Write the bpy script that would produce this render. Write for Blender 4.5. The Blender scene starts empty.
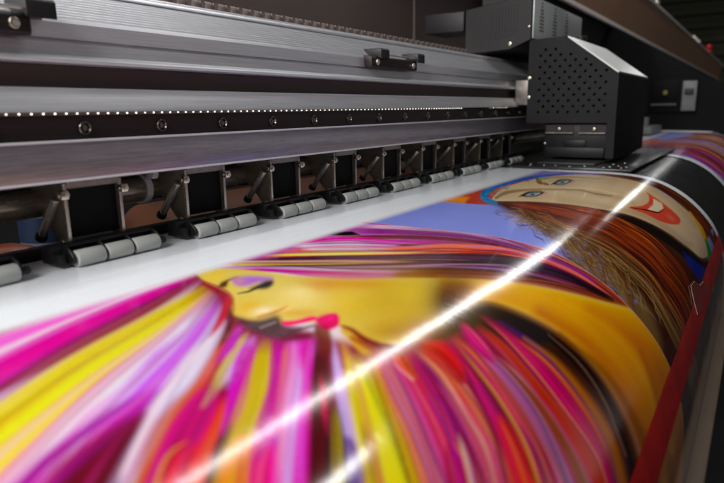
import math, random
import numpy as np

# ------------------------------------------------------------------ camera of the photograph
PW, PH, FPX = 724.0, 483.0, 610.0
_v1 = np.array([403.0, 137.5, -FPX])
_v2 = np.array([-(FPX * FPX + 137.5 * 118.0) / 403.0, 118.0, -FPX])
_X = _v1 / np.linalg.norm(_v1)
_Y = _v2 / np.linalg.norm(_v2)
RC = np.stack([_X, _Y, np.cross(_X, _Y)])            # camera -> world rotation
CAM = np.array([-0.2544, -0.37584, 0.10063])         # relative to the platen surface (z = 0)

# ------------------------------------------------------------------ cross-section of platen + media
# (y, z) of the media path, from behind the rollers over the curved front
PROFILE_KEYS = [(0.30, 0.0), (0.0, 0.0), (-0.12, 0.0), (-0.165, 0.0), (-0.19, -0.0004), (-0.2149, -0.0020), (-0.239, -0.0056),
                (-0.2584, -0.0112), (-0.2773, -0.0203), (-0.2957, -0.0325), (-0.3139, -0.0490),
                (-0.3286, -0.0670), (-0.3395, -0.0870), (-0.3468, -0.1080), (-0.3505, -0.1300),
                (-0.3525, -0.1600), (-0.3535, -0.2000), (-0.354, -0.26), (-0.354, -0.34)]


def _profile():
    k = np.array(PROFILE_KEYS)
    d = np.r_[0, np.cumsum(np.hypot(*np.diff(k, axis=0).T))]
    # monotone-ish cubic (catmull-rom, non uniform) resampled every mm
    out = []
    m = np.zeros_like(k)
    for i in range(len(k)):
        a, b = max(i - 1, 0), min(i + 1, len(k) - 1)
        m[i] = (k[b] - k[a]) / (d[b] - d[a])
    m[0] = m[1] = m[2] = m[3] = (-1, 0)
    n = int(d[-1] / 0.001)
    for t in np.linspace(0, d[-1], n):
        i = min(np.searchsorted(d, t, side='right') - 1, len(k) - 2)
        h = d[i + 1] - d[i]
        u = (t - d[i]) / h
        out.append((2*u**3 - 3*u**2 + 1) * k[i] + (u**3 - 2*u**2 + u) * h * m[i]
                   + (-2*u**3 + 3*u**2) * k[i+1] + (u**3 - u**2) * h * m[i+1])
    p = np.array(out)
    s = np.r_[0, np.cumsum(np.hypot(*np.diff(p, axis=0).T))]
    i0 = np.argmin(np.abs(p[:, 0]))
    return p, s - s[i0]


PROF, PROF_S = _profile()


def prof_at(s, lift=0.0):
    """(y, z) of the media path at arc length s (0 under the rollers, growing towards the front)."""
    s = np.asarray(s, float)
    y = np.interp(s, PROF_S, PROF[:, 0])
    z = np.interp(s, PROF_S, PROF[:, 1])
    if lift:
        e = 0.004
        ty = np.interp(s + e, PROF_S, PROF[:, 0]) - np.interp(s - e, PROF_S, PROF[:, 0])
        tz = np.interp(s + e, PROF_S, PROF[:, 1]) - np.interp(s - e, PROF_S, PROF[:, 1])
        L = np.hypot(ty, tz) + 1e-12
        y = y + lift * tz / L
        z = z - lift * ty / L
    return y, z


def to_art(x, y, z):
    c = np.stack([x - CAM[0], y - CAM[1], z - CAM[2]], -1) @ RC
    d = np.maximum(-c[..., 2], 1e-3)
    return PW / 2 + FPX * c[..., 0] / d, PH / 2 - FPX * c[..., 1] / d


# ------------------------------------------------------------------ a small soft-edged painter
def srgb(c):
    c = np.asarray(c, float) / 255.0
    return np.where(c <= 0.04045, c / 12.92, ((c + 0.055) / 1.055) ** 2.4)


def crom(pts, n=8):
    p = np.array(pts, float)
    if len(p) < 3:
        t = np.linspace(0, 1, n)[:, None]
        return p[0] * (1 - t) + p[-1] * t
    q = np.vstack([2 * p[0] - p[1], p, 2 * p[-1] - p[-2]])
    out = []
    for i in range(1, len(q) - 2):
        t = np.linspace(0, 1, n, endpoint=False)[:, None]
        a, b, c, d = q[i - 1], q[i], q[i + 1], q[i + 2]
        out.append(0.5 * (2*b + (c - a)*t + (2*a - 5*b + 4*c - d)*t*t + (3*b - a - 3*c + d)*t**3))
    out.append(p[-1:])
    return np.vstack(out)


class Painter:
    """Paints soft polygons and strands on a sheet of sample points."""

    def __init__(self, px, py, base):
        self.sh = px.shape
        self.px, self.py = px.ravel().astype(np.float32), py.ravel().astype(np.float32)
        self.col = np.empty((self.px.size, 3), np.float32)
        self.col[:] = srgb(base)

    def _sel(self, lo, hi):
        return np.nonzero((self.px > lo[0]) & (self.px < hi[0]) & (self.py > lo[1]) & (self.py < hi[1]))[0]

    def poly(self, pts, color, soft=1.0, alpha=1.0, smooth=True, n=6):
        p = np.array(pts, float)
        if smooth:
            p = crom(np.vstack([p, p[:1]]), n)[:-1]
        idx = self._sel(p.min(0) - soft, p.max(0) + soft)
        if not idx.size:
            return
        x, y = self.px[idx], self.py[idx]
        inside = np.zeros(x.size, bool)
        dist = np.full(x.size, 1e9, np.float32)
        q = np.roll(p, -1, 0)
        for (ax, ay), (bx, by) in zip(p, q):
            if ay != by:
                c = ((ay > y) != (by > y)) & (x < (bx - ax) * (y - ay) / (by - ay) + ax)
                inside ^= c
            ex, ey = bx - ax, by - ay
            L = ex * ex + ey * ey + 1e-9
            t = np.clip(((x - ax) * ex + (y - ay) * ey) / L, 0, 1)
            dist = np.minimum(dist, (x - ax - t * ex) ** 2 + (y - ay - t * ey) ** 2)
        d = np.sqrt(dist)
        sd = np.where(inside, d, -d)
        a = np.clip(0.5 + sd / (2 * soft), 0, 1)
        a = a * a * (3 - 2 * a) * alpha
        self.col[idx] += (srgb(color).astype(np.float32) - self.col[idx]) * a[:, None]

    def strand(self, pts, w, color, soft=None, alpha=1.0, color2=None, fade=(0.0, 0.0), n=7):
        """A tapering ribbon; w = widths along pts; colour may run to color2; fade = share faded at each end."""
        c = crom(pts, n)
        w = np.interp(np.linspace(0, 1, len(c)), np.linspace(0, 1, len(w)), w) if not np.isscalar(w) else np.full(len(c), float(w))
        m = float(w.max()) * 1.2 + 1
        idx = self._sel(c.min(0) - m, c.max(0) + m)
        if not idx.size:
            return
        x, y = self.px[idx], self.py[idx]
        best = np.full(x.size, 1e9, np.float32)
        bt = np.zeros(x.size, np.float32)
        N = len(c) - 1
        for i in range(N):
            (ax, ay), (bx, by) = c[i], c[i + 1]
            ex, ey = bx - ax, by - ay
            L = ex * ex + ey * ey + 1e-9
            t = np.clip(((x - ax) * ex + (y - ay) * ey) / L, 0, 1)
            d = (x - ax - t * ex) ** 2 + (y - ay - t * ey) ** 2
            k = d < best
            best[k] = d[k]
            bt[k] = (i + t[k]) / N
        hw = np.interp(bt, np.linspace(0, 1, len(w)), w) * 0.5
        sf = soft if soft is not None else np.maximum(hw * 0.5, 0.35)
        a = np.clip(0.5 + (hw - np.sqrt(best)) / (2 * sf), 0, 1)
        a = a * a * (3 - 2 * a) * alpha
        if fade[0] > 0:
            a = a * np.clip(bt / fade[0], 0, 1)
        if fade[1] > 0:
            a = a * np.clip((1 - bt) / fade[1], 0, 1)
        c1 = srgb(color).astype(np.float32)
        if color2 is not None:
            c1 = c1 + (srgb(color2).astype(np.float32) - c1) * bt[:, None]
        self.col[idx] += (c1 - self.col[idx]) * a[:, None]

    def blob(self, x0, y0, rx, ry, color, alpha=1.0, ang=0.0):
        idx = self._sel((x0 - 2 * max(rx, ry), y0 - 2 * max(rx, ry)), (x0 + 2 * max(rx, ry), y0 + 2 * max(rx, ry)))
        if not idx.size:
            return
        c, s = math.cos(ang), math.sin(ang)
        dx, dy = self.px[idx] - x0, self.py[idx] - y0
        r = ((dx * c + dy * s) / rx) ** 2 + ((-dx * s + dy * c) / ry) ** 2
        a = np.exp(-r * 1.3) * alpha
        self.col[idx] += (srgb(color).astype(np.float32) - self.col[idx]) * a[:, None]


MAG, PINK, LIL, WHT = (205, 5, 160), (236, 60, 170), (196, 120, 222), (226, 216, 228)
YEL, OCH, ORG, RED = (222, 208, 8), (206, 150, 18), (224, 112, 34), (214, 20, 40)
MAR, DRK, BRN, PUR = (104, 14, 36), (34, 14, 18), (126, 46, 50), (140, 30, 170)
SKIN, SKIN2 = (214, 194, 116), (206, 160, 24)


def paint_hair_portrait(P):
    """Left print: a face in profile with hair streaming out in coloured strands."""
    rnd = random.Random(5)
    S = P.strand
    # ---- fan of strands streaming down and to the left:  points inner -> outer, widths, colour
    fan = [
        ([(196, 272), (110, 302), (0, 347), (-80, 382)], [3, 10, 18, 26], (232, 130, 205)),
        ([(198, 273), (120, 303), (0, 357), (-80, 394)], [2, 7, 12, 16], (240, 226, 236)),
        ([(199, 274), (150, 296), (70, 334), (0, 372), (-90, 420)], [2, 7, 15, 20, 28], (212, 4, 158)),
        ([(202, 275), (150, 305), (70, 348), (0, 392), (-90, 446)], [5, 10, 12, 15, 20], (142, 52, 92)),
        ([(204, 278), (160, 313), (70, 366), (0, 404), (-80, 452)], [3, 7, 12, 14, 18], (212, 190, 236)),
        ([(214, 284), (160, 321), (80, 372), (0, 434), (-70, 490)], [6, 13, 24, 38, 50], (222, 204, 4)),
        ([(214, 288), (160, 333), (90, 384), (20, 446), (-50, 510)], [3, 5, 9, 20, 28], (222, 186, 160)),
        ([(216, 289), (165, 335), (100, 388), (40, 445), (-20, 510)], [3, 6, 10, 12, 16], (228, 128, 190)),
        ([(220, 290), (170, 340), (120, 385), (70, 432), (10, 500)], [4, 16, 22, 26, 30], (220, 214, 226)),
        ([(216, 302), (190, 334), (140, 386), (90, 425), (30, 500)], [3, 6, 14, 18, 18], (226, 172, 208)),
        ([(222, 296), (196, 334), (165, 365), (120, 408), (70, 440)], [4, 16, 26, 22, 6], (196, 112, 220)),
        ([(160, 386), (110, 428), (60, 470), (20, 510)], [6, 26, 34, 40], (188, 4, 168)),
        ([(150, 410), (120, 440), (90, 480), (75, 510)], [4, 22, 52, 66], (112, 8, 44)),
        ([(224, 300), (208, 330), (180, 372), (140, 440), (112, 500)], [3, 5, 10, 14, 18], (206, 186, 220)),
        ([(230, 312), (214, 338), (196, 365), (160, 412), (120, 490)], [3, 8, 22, 18, 16], (214, 206, 224)),
        ([(236, 318), (222, 345), (198, 388), (166, 430), (140, 500)], [2, 6, 10, 20, 30], (190, 96, 42)),
        ([(190, 420), (176, 448), (160, 478), (150, 510)], [4, 9, 13, 16], (120, 20, 26)),
        ([(216, 384), (204, 410), (184, 450), (165, 510)], [5, 26, 34, 44], (196, 6, 128)),
        ([(196, 440), (184, 465), (172, 510)], [8, 34, 40], (214, 32, 52)),
        ([(232, 386), (216, 424), (204, 450), (190, 500)], [4, 9, 12, 22], (212, 84, 52)),
        ([(250, 330), (236, 350), (222, 376), (200, 410)], [3, 8, 10, 4], (202, 182, 120)),
        ([(256, 334), (246, 352), (234, 374), (222, 390)], [3, 9, 13, 4], (206, 170, 220)),
        ([(243, 322), (230, 345), (214, 366)], [4, 8, 3], (186, 16, 176)),
        ([(254, 336), (246, 362), (238, 400), (226, 440)], [8, 17, 17, 8], (196, 4, 170)),
        ([(232, 420), (222, 445), (212, 480), (208, 510)], [3, 9, 12, 12], (84, 12, 40)),
        ([(266, 336), (263, 365), (252, 410), (232, 470), (222, 510)], [7, 19, 24, 24, 24], (194, 176, 34)),
        ([(246, 430), (236, 465), (230, 510)], [4, 22, 28], (222, 150, 20)),
        ([(258, 430), (250, 465), (246, 510)], [3, 14, 16], (214, 116, 60)),
        ([(280, 336), (277, 360), (274, 390), (264, 440), (260, 510)], [10, 9, 8, 16, 22], (198, 6, 164)),
        ([(288, 338), (284, 366), (278, 396), (272, 440)], [4, 7, 8, 3], (204, 130, 84)),
        ([(272, 440), (268, 470), (266, 510)], [6, 18, 20], (238, 70, 130)),
        ([(302, 334), (300, 360), (292, 410), (286, 510)], [24, 20, 22, 26], (214, 110, 208)),
        ([(302, 352), (296, 390), (290, 440), (286, 510)], [5, 10, 8, 6], (206, 178, 226)),
        ([(306, 330), (307, 380), (304, 440), (302, 510)], [8, 8, 12, 16], (210, 4, 156)),
        ([(318, 334), (320, 380), (320, 440), (320, 510)], [12, 17, 22, 28], (96, 14, 30)),
        ([(320, 372), (326, 410), (330, 440)], [3, 7, 3], (188, 30, 90)),
        ([(336, 400), (340, 440), (342, 510)], [10, 20, 26], (46, 14, 22)),
        ([(332, 332), (338, 372), (346, 412), (356, 460), (364, 510)], [3, 7, 11, 12, 14], (200, 176, 222)),
        ([(346, 434), (354, 456), (362, 510)], [4, 8, 16], (78, 18, 128)),
        ([(340, 334), (352, 372), (362, 412), (372, 460), (380, 510)], [4, 8, 10, 14, 20], (212, 178, 92)),
        ([(352, 352), (364, 392), (380, 440), (400, 510)], [8, 22, 34, 46], (222, 208, 6)),
        ([(362, 420), (370, 455), (376, 510)], [3, 9, 16], (176, 124, 20)),
        ([(370, 350), (384, 392), (402, 440), (424, 510)], [6, 9, 11, 13], (224, 190, 70)),
        ([(374, 350), (392, 394), (414, 440), (440, 510)], [4, 7, 9, 14], (232, 100, 140)),
        ([(380, 352), (400, 390), (424, 440), (446, 510)], [8, 14, 14, 12], (230, 160, 176)),
        ([(388, 348), (412, 384), (440, 440), (462, 510)], [10, 14, 20, 10], (236, 110, 140)),
        ([(396, 348), (404, 362), (416, 380)], [10, 15, 4], (240, 96, 60)),
        ([(404, 348), (430, 380), (456, 430), (476, 510)], [4, 14, 20, 30], (218, 34, 150)),
        ([(426, 388), (446, 418), (462, 460)], [3, 12, 3], (206, 100, 200)),
        ([(448, 440), (462, 470), (474, 510)], [5, 24, 28], (206, 4, 120)),
        ([(458, 430), (472, 460), (486, 510)], [3, 12, 18], (140, 12, 70)),
        ([(412, 346), (444, 372), (470, 412), (490, 450), (506, 510)], [4, 12, 18, 14, 18], (230, 170, 140)),
        ([(436, 380), (462, 410), (488, 460), (502, 510)], [3, 11, 14, 12], (220, 120, 150)),
        ([(418, 344), (438, 352), (456, 372), (466, 384)], [8, 18, 18, 4], (206, 16, 18)),
        ([(420, 350), (456, 384), (484, 424), (508, 470), (520, 510)], [3, 8, 12, 12, 12], (220, 120, 50)),
        ([(448, 340), (466, 358), (482, 386), (506, 430), (528, 490)], [5, 9, 16, 22, 34], (208, 4, 120)),
        ([(452, 346), (470, 366), (480, 384)], [6, 9, 3], (214, 24, 30)),
        ([(496, 412), (512, 446), (530, 500)], [4, 14, 28], (220, 26, 26)),
        ([(452, 336), (478, 364), (508, 402), (534, 450), (552, 510)], [4, 10, 14, 14, 15], (216, 156, 20)),
        ([(516, 420), (536, 456), (552, 500)], [2, 4, 8], (84, 24, 60)),
        ([(466, 340), (496, 372), (526, 412), (552, 460), (574, 520)], [3, 10, 14, 18, 24], (226, 100, 170)),
        ([(480, 352), (506, 378), (534, 416), (560, 466), (580, 520)], [8, 12, 14, 10, 8], (216, 156, 208)),
        ([(458, 318), (476, 342), (496, 362)], [3, 11, 5], (216, 12, 156)),
        ([(490, 352), (516, 376), (548, 418), (576, 466), (594, 520)], [2, 5, 8, 9, 12], (170, 104, 66)),
        ([(474, 322), (500, 346), (526, 376), (560, 420), (590, 470), (606, 520)], [3, 6, 7, 10, 13, 16], (220, 96, 22)),
        ([(470, 306), (502, 330), (536, 362), (570, 404), (602, 456), (618, 510)], [3, 6, 12, 14, 9, 8], (206, 6, 132)),
        ([(508, 334), (546, 362), (580, 402), (606, 444), (622, 500)], [2, 3, 5, 6, 6], (226, 128, 60)),
        ([(500, 318), (540, 350), (576, 388), (608, 436), (626, 500)], [2, 4, 4, 4, 5], (116, 44, 170)),
        ([(536, 340), (566, 366), (596, 404), (622, 452), (634, 510)], [4, 14, 16, 10, 9], (70, 30, 26)),
        ([(540, 340), (556, 352), (588, 386), (616, 434), (632, 500)], [3, 6, 6, 8, 8], (206, 146, 20)),
    ]
    P.poly([(196, 270), (240, 300), (300, 330), (400, 345), (470, 300), (520, 318), (580, 355), (640, 470), (660, 620), (-200, 620), (-200, 400)],
           (140, 30, 84), 6)
    P.poly([(440, 310), (470, 296), (520, 314), (575, 350), (612, 395), (640, 460), (650, 560), (590, 440), (540, 370), (480, 330), (430, 342)], (40, 18, 20), 5)
    for pts, w, c in fan:
        w2 = [v * 1.25 for v in w]
        ex, ey = pts[-1]
        dk, mean = (.80 if ex > 405 else .97), sum(c) / 3
        if ex > 405:
            c = [min(255, max(4, mean + (v - mean) * 1.4)) for v in c]
        S(pts, w2, [v * dk for v in c], soft=max(1.4, 0.24 * max(w)), fade=(0.18, .35 if ey < 492 and ex > 10 else 0.0))
    # finer strands inside and between the broad ones
    allw = [(p, w, c) for p, w, c in fan]
    for pts, w, c in allw:
        m = max(w)
        right = pts[-1][0] > 405
        for k in range(int(4 + m * (.45 if right else .16))):
            o = rnd.uniform(-0.62, 0.62)
            q = []
            for i, (x, y) in enumerate(pts):
                a, b = pts[max(i - 1, 0)], pts[min(i + 1, len(pts) - 1)]
                tx, ty = b[0] - a[0], b[1] - a[1]
                L = math.hypot(tx, ty)
                wi = w[min(i, len(w) - 1)] * o
                q.append((x - ty / L * wi, y + tx / L * wi))
            u = rnd.random()
            if u < (.22 if right else .30):
                cc = [min(255, v * 0.7 + 255 * 0.3 * rnd.uniform(.5, 1)) for v in c]
            elif u < .62:
                cc = [v * (rnd.uniform(0.42, 0.8) if right else rnd.uniform(.7, .95)) for v in c]
            elif u < (.76 if right else .66):
                cc = rnd.choice([(150, 6, 84), (96, 8, 36), (64, 10, 28), (60, 14, 60)])
            elif u < (.92 if right else .74):
                cc = rnd.choice([(214, 4, 150), (226, 20, 96), (190, 10, 170), (220, 90, 30)] if right else [(206, 4, 160), (190, 60, 210), (224, 206, 40), (214, 40, 120)])
            elif not right:
                cc = c
            else:
                cc = rnd.choice([(232, 214, 60), (238, 222, 232), (228, 150, 40)])
            ww = max(0.8, m * rnd.uniform(0.05, 0.17))
            S(q, [ww * 0.4, ww, ww * 1.25], cc, soft=ww * .65, alpha=rnd.uniform(0.25, 0.75), fade=(0.25, rnd.uniform(.02, .3)))
    # shade and fine dark-red locks right beside the face
    for pts, w, c in [([(204, 284), (220, 292), (228, 302), (231, 316), (244, 326)], [3, 8, 12, 12, 8], (150, 44, 60)),
                      ([(228, 298), (222, 318), (208, 340)], [5, 7, 2], (186, 40, 70)),
                      ([(232, 310), (228, 330), (216, 352)], [6, 7, 2], (92, 30, 44)),
                      ([(270, 334), (284, 338), (302, 336), (330, 332)], [4, 6, 7, 5], (120, 24, 70)),
                      ([(322, 330), (326, 344), (328, 360)], [16, 12, 6], (110, 26, 32)),
                      ([(346, 330), (360, 344), (372, 358)], [10, 12, 8], (206, 166, 40)),
                      ([(352, 338), (374, 348), (394, 352), (420, 348)], [4, 8, 9, 6], (150, 44, 40))]:
        S(pts, w, c, soft=2.5, alpha=.9, fade=(0, .25))
    # deep shade of the hair under the raised shoulder
    S([(440, 330), (476, 308), (520, 322), (562, 348), (598, 386), (626, 440), (636, 500)], [12, 18, 26, 28, 24, 18, 14], (28, 12, 16), soft=7, alpha=.9)
    S([(500, 322), (540, 350), (576, 390), (606, 440), (620, 500)], [2, 5, 6, 6, 6], (96, 40, 120), soft=2.5, alpha=.7)
    S([(524, 338), (556, 362), (590, 404), (614, 450), (628, 510)], [2, 5, 8, 8, 8], (176, 116, 18), soft=3, alpha=.85)
    S([(548, 334), (580, 364), (606, 404), (626, 456)], [.8, 1.6, 2, 2], (140, 112, 92), soft=1, alpha=.7)
    # ---- top of the hair, streaming back over the head
    P.poly([(190, 271), (250, 255), (300, 243), (365, 221), (430, 226), (480, 231), (540, 242), (600, 272), (660, 318), (600, 302), (540, 286), (470, 280), (330, 279), (230, 265)],
           (186, 110, 180), 1.5)
    P.poly([(400, 236), (470, 238), (540, 250), (590, 272), (640, 312), (600, 304), (540, 288), (470, 280), (400, 279)], (120, 52, 50), 8)
    bands = [
        ([(520, 244), (560, 259), (600, 280), (634, 308)], [1, 5, 8, 6], (176, 84, 30)),
        ([(352, 226), (430, 230), (500, 241), (560, 262)], [5, 3, 3, 3], (232, 200, 224)),
        ([(340, 230), (420, 233), (480, 239), (545, 256), (600, 284)], [6, 4, 4, 4, 3], (150, 60, 140)),
        ([(290, 243), (360, 238), (430, 238), (500, 246), (560, 266), (610, 296)], [4, 5, 5, 4, 3, 2], (120, 30, 70)),
        ([(318, 240), (370, 242), (420, 242), (460, 243)], [2, 4, 3, 2], (196, 90, 190)),
        ([(285, 244), (340, 239), (390, 241), (440, 245)], [3, 4, 2, 1], (222, 40, 170)),
        ([(290, 246), (350, 244), (400, 246)], [4, 5, 2], (236, 214, 236)),
        ([(270, 252), (330, 249), (400, 249), (450, 247), (510, 252), (570, 272), (620, 304)], [3, 5, 5, 7, 7, 6, 3], (232, 122, 70)),
        ([(300, 249), (350, 248), (400, 250)], [3, 4, 2], (238, 210, 214)),
        ([(262, 256), (330, 253.5), (400, 253), (470, 252)], [2, 4.5, 3, 2], (226, 210, 40)),
        ([(250, 257), (320, 257), (400, 255), (460, 252), (520, 254), (580, 278)], [2, 2.5, 3, 3, 4, 3], (206, 70, 24)),
        ([(235, 261), (300, 258.5), (380, 258), (450, 258), (520, 262), (570, 277), (620, 304)], [2, 4, 5, 9, 9, 8, 4], (54, 20, 34)),
        ([(225, 262), (300, 262), (360, 261)], [2, 2.5, 1.5], (240, 220, 226)),
        ([(215, 264), (290, 263.5), (360, 263), (420, 262)], [2, 3.5, 4, 2], (228, 206, 20)),
        ([(240, 266), (320, 267), (400, 266), (470, 264), (530, 268), (580, 282)], [2, 5, 7, 8, 7, 4], (80, 30, 90)),
        ([(300, 269), (380, 269), (450, 268), (520, 273), (590, 291)], [2, 3, 4, 4, 3], (56, 26, 22)),
        ([(200, 268), (260, 267), (340, 271), (420, 271)], [2, 2.5, 3.5, 3], (226, 190, 226)),
        ([(200, 270), (260, 270), (340, 273.5), (400, 274)], [2, 3, 4, 2], (214, 40, 168)),
        ([(380, 275), (440, 275), (500, 277), (560, 284), (620, 304)], [2, 4, 5, 5, 4], (120, 44, 22)),
    ]
    for pts, w, c in bands:
        S(pts, w, c, soft=0.9, fade=(.12, .4 if pts[-1][0] < 480 else .05))
    for k in range(90):
        b = rnd.choice(bands)
        o = rnd.uniform(-3, 3)
        pts = [(x, y + o + rnd.uniform(-.3, .3)) for x, y in b[0]]
        cc = rnd.choice([(60, 20, 50), (230, 200, 225), (190, 60, 160), (110, 30, 60), (226, 180, 120), (160, 90, 170), (40, 16, 24)])
        if pts[0][0] > 330 or rnd.random() < .4:
            cc = [v * .8 for v in cc]
        S(pts, rnd.uniform(.5, 1.3), cc, alpha=rnd.uniform(.25, .7), fade=(.3, .3))
    S([(452, 262), (510, 263), (565, 276), (612, 300)], [3, 6, 6, 4], (30, 14, 20), alpha=.8)
    # black lens-shaped patch right at the edge of the print
    P.poly([(327, 235), (333, 232), (352, 231.5), (361, 235), (345, 235.5)], (18, 12, 14), .5, smooth=False)
    # ---- face, neck and shoulder
    face = [(193, 271), (204, 268), (240, 269), (300, 276), (345, 279), (400, 278), (470, 279), (540, 287), (598, 300), (646, 318),
            (680, 374), (704, 432), (720, 520), (660, 520), (640, 445), (618, 398), (592, 362), (560, 332), (520, 310), (486, 300), (462, 306),
            (440, 326), (410, 342), (384, 346), (358, 336), (340, 326), (318, 322), (290, 324), (262, 322), (244, 320), (235, 317),
            (232, 309), (233, 302), (230, 294), (220, 288), (205, 281)]
    P.poly(face, SKIN, 1.6, n=5)
    P.poly([(440, 279), (540, 289), (598, 302), (646, 319), (680, 375), (704, 433), (720, 520), (662, 520), (642, 445), (620, 398), (594, 362), (562, 332), (520, 311), (486, 301), (462, 307), (446, 300)],
           (214, 160, 8), 8, .95)
    S([(590, 312), (636, 350), (668, 410), (690, 490)], [10, 34, 36, 34], (186, 112, 8), soft=12, alpha=.75)
    S([(540, 312), (590, 346), (628, 398), (656, 470)], [10, 16, 22, 26], (176, 104, 6), soft=9, alpha=.7)
    P.blob(520, 290, 40, 9, (226, 180, 20), .6, .2)
    P.blob(395, 305, 70, 40, (190, 162, 62), .8)
    P.blob(300, 298, 36, 14, (232, 206, 140), .8)
    P.blob(322, 284, 26, 10, (212, 162, 96), .75)
    P.blob(300, 292, 16, 7, (240, 222, 168), .7)
    P.blob(352, 284, 40, 6, (196, 136, 30), .6)
    P.blob(215, 276, 14, 5, (236, 196, 96), .7)
    P.blob(300, 313, 26, 5, (206, 150, 60), .5)
    P.blob(395, 332, 34, 12, (172, 132, 34), .7)
    P.blob(410, 292, 22, 12, (204, 182, 84), .6)
    P.blob(250, 308, 16, 9, (220, 176, 60), .7)
    P.blob(263, 311, 14, 5, (244, 226, 196), .85, -0.15)
    P.blob(285, 308, 9, 2.5, (236, 206, 140), .8, -0.2)
    S([(258, 317), (275, 312), (288, 306)], [2, 3, 1], (196, 130, 40), alpha=.8)
    S([(204, 281), (222, 288), (232, 296), (234, 306), (234, 316), (246, 320)], [1, 2, 2, 2, 2, 1], (176, 104, 40), alpha=.8)
    P.blob(448, 300, 22, 30, (84, 48, 16), .95)
    P.blob(462, 290, 16, 16, (110, 66, 20), .6)
    P.blob(425, 328, 22, 12, (150, 96, 24), .6)
    S([(342, 326), (352, 330), (366, 340), (388, 347), (410, 344)], [2, 4, 6, 6, 4], (130, 40, 24), soft=2)
    P.blob(345, 300, 22, 18, (216, 184, 70), .6)
    S([(560, 334), (598, 366), (624, 402), (646, 450), (664, 520)], [3, 7, 9, 11, 12], (140, 84, 8), soft=4, alpha=.8)
    S([(560, 300), (610, 330), (646, 380), (670, 450)], [3, 10, 10, 8], (228, 178, 40), soft=6, alpha=.5)
    S([(640, 350), (652, 380), (664, 430), (674, 500)], [3, 5, 6, 6], (170, 108, 10), soft=3, alpha=.7)
    # brow, eye shadow, lashes
    P.poly([(218, 287), (222, 282), (234, 277.5), (238, 277), (229, 281), (226, 287)], (92, 62, 36), 2)
    P.poly([(231, 279), (246, 276), (270, 277), (272, 280), (258, 283), (246, 286), (236, 285)], (178, 132, 200), 3.2)
    P.blob(240, 281, 6, 3, (214, 160, 120), .6)
    P.poly([(250, 288.5), (258, 285), (265, 282), (272, 280.5), (273, 284), (268, 288), (260, 289)], (52, 38, 50), 2.6)
    P.blob(266, 284, 5, 3, (30, 22, 34), .8, -.3)
    S([(238, 293.5), (250, 291), (260, 286)], [1, 2, 2], (36, 26, 34))
    # mouth in shade with a row of lights, and pink lips
    P.poly([(233, 316), (250, 320), (262, 319), (276, 315.5), (281, 320), (285, 327), (300, 329), (292, 335), (276, 337), (262, 334), (246, 327)], (86, 62, 62), 4.5)
    S([(268, 328), (284, 331), (300, 329), (316, 325)], [4, 5, 4, 2], (96, 60, 72), soft=2.5, alpha=.9)
    for k in range(5):
        P.blob(261 + k * 3.4, 327.5 - k * 1.3, 1.0, .9, (236, 228, 228), .8)
    P.poly([(281, 321), (296, 320), (312, 316), (318, 319), (304, 323), (286, 326)], (228, 60, 124), 1)
    P.poly([(315, 322), (320, 316), (334, 313), (339, 317), (338, 326), (327, 330), (321, 326)], (214, 36, 116), 1.8)
    P.blob(331, 318, 6, 3, (236, 96, 150), .6, -.2)
    P.blob(325, 327, 6, 3, (150, 22, 70), .6)


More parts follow.
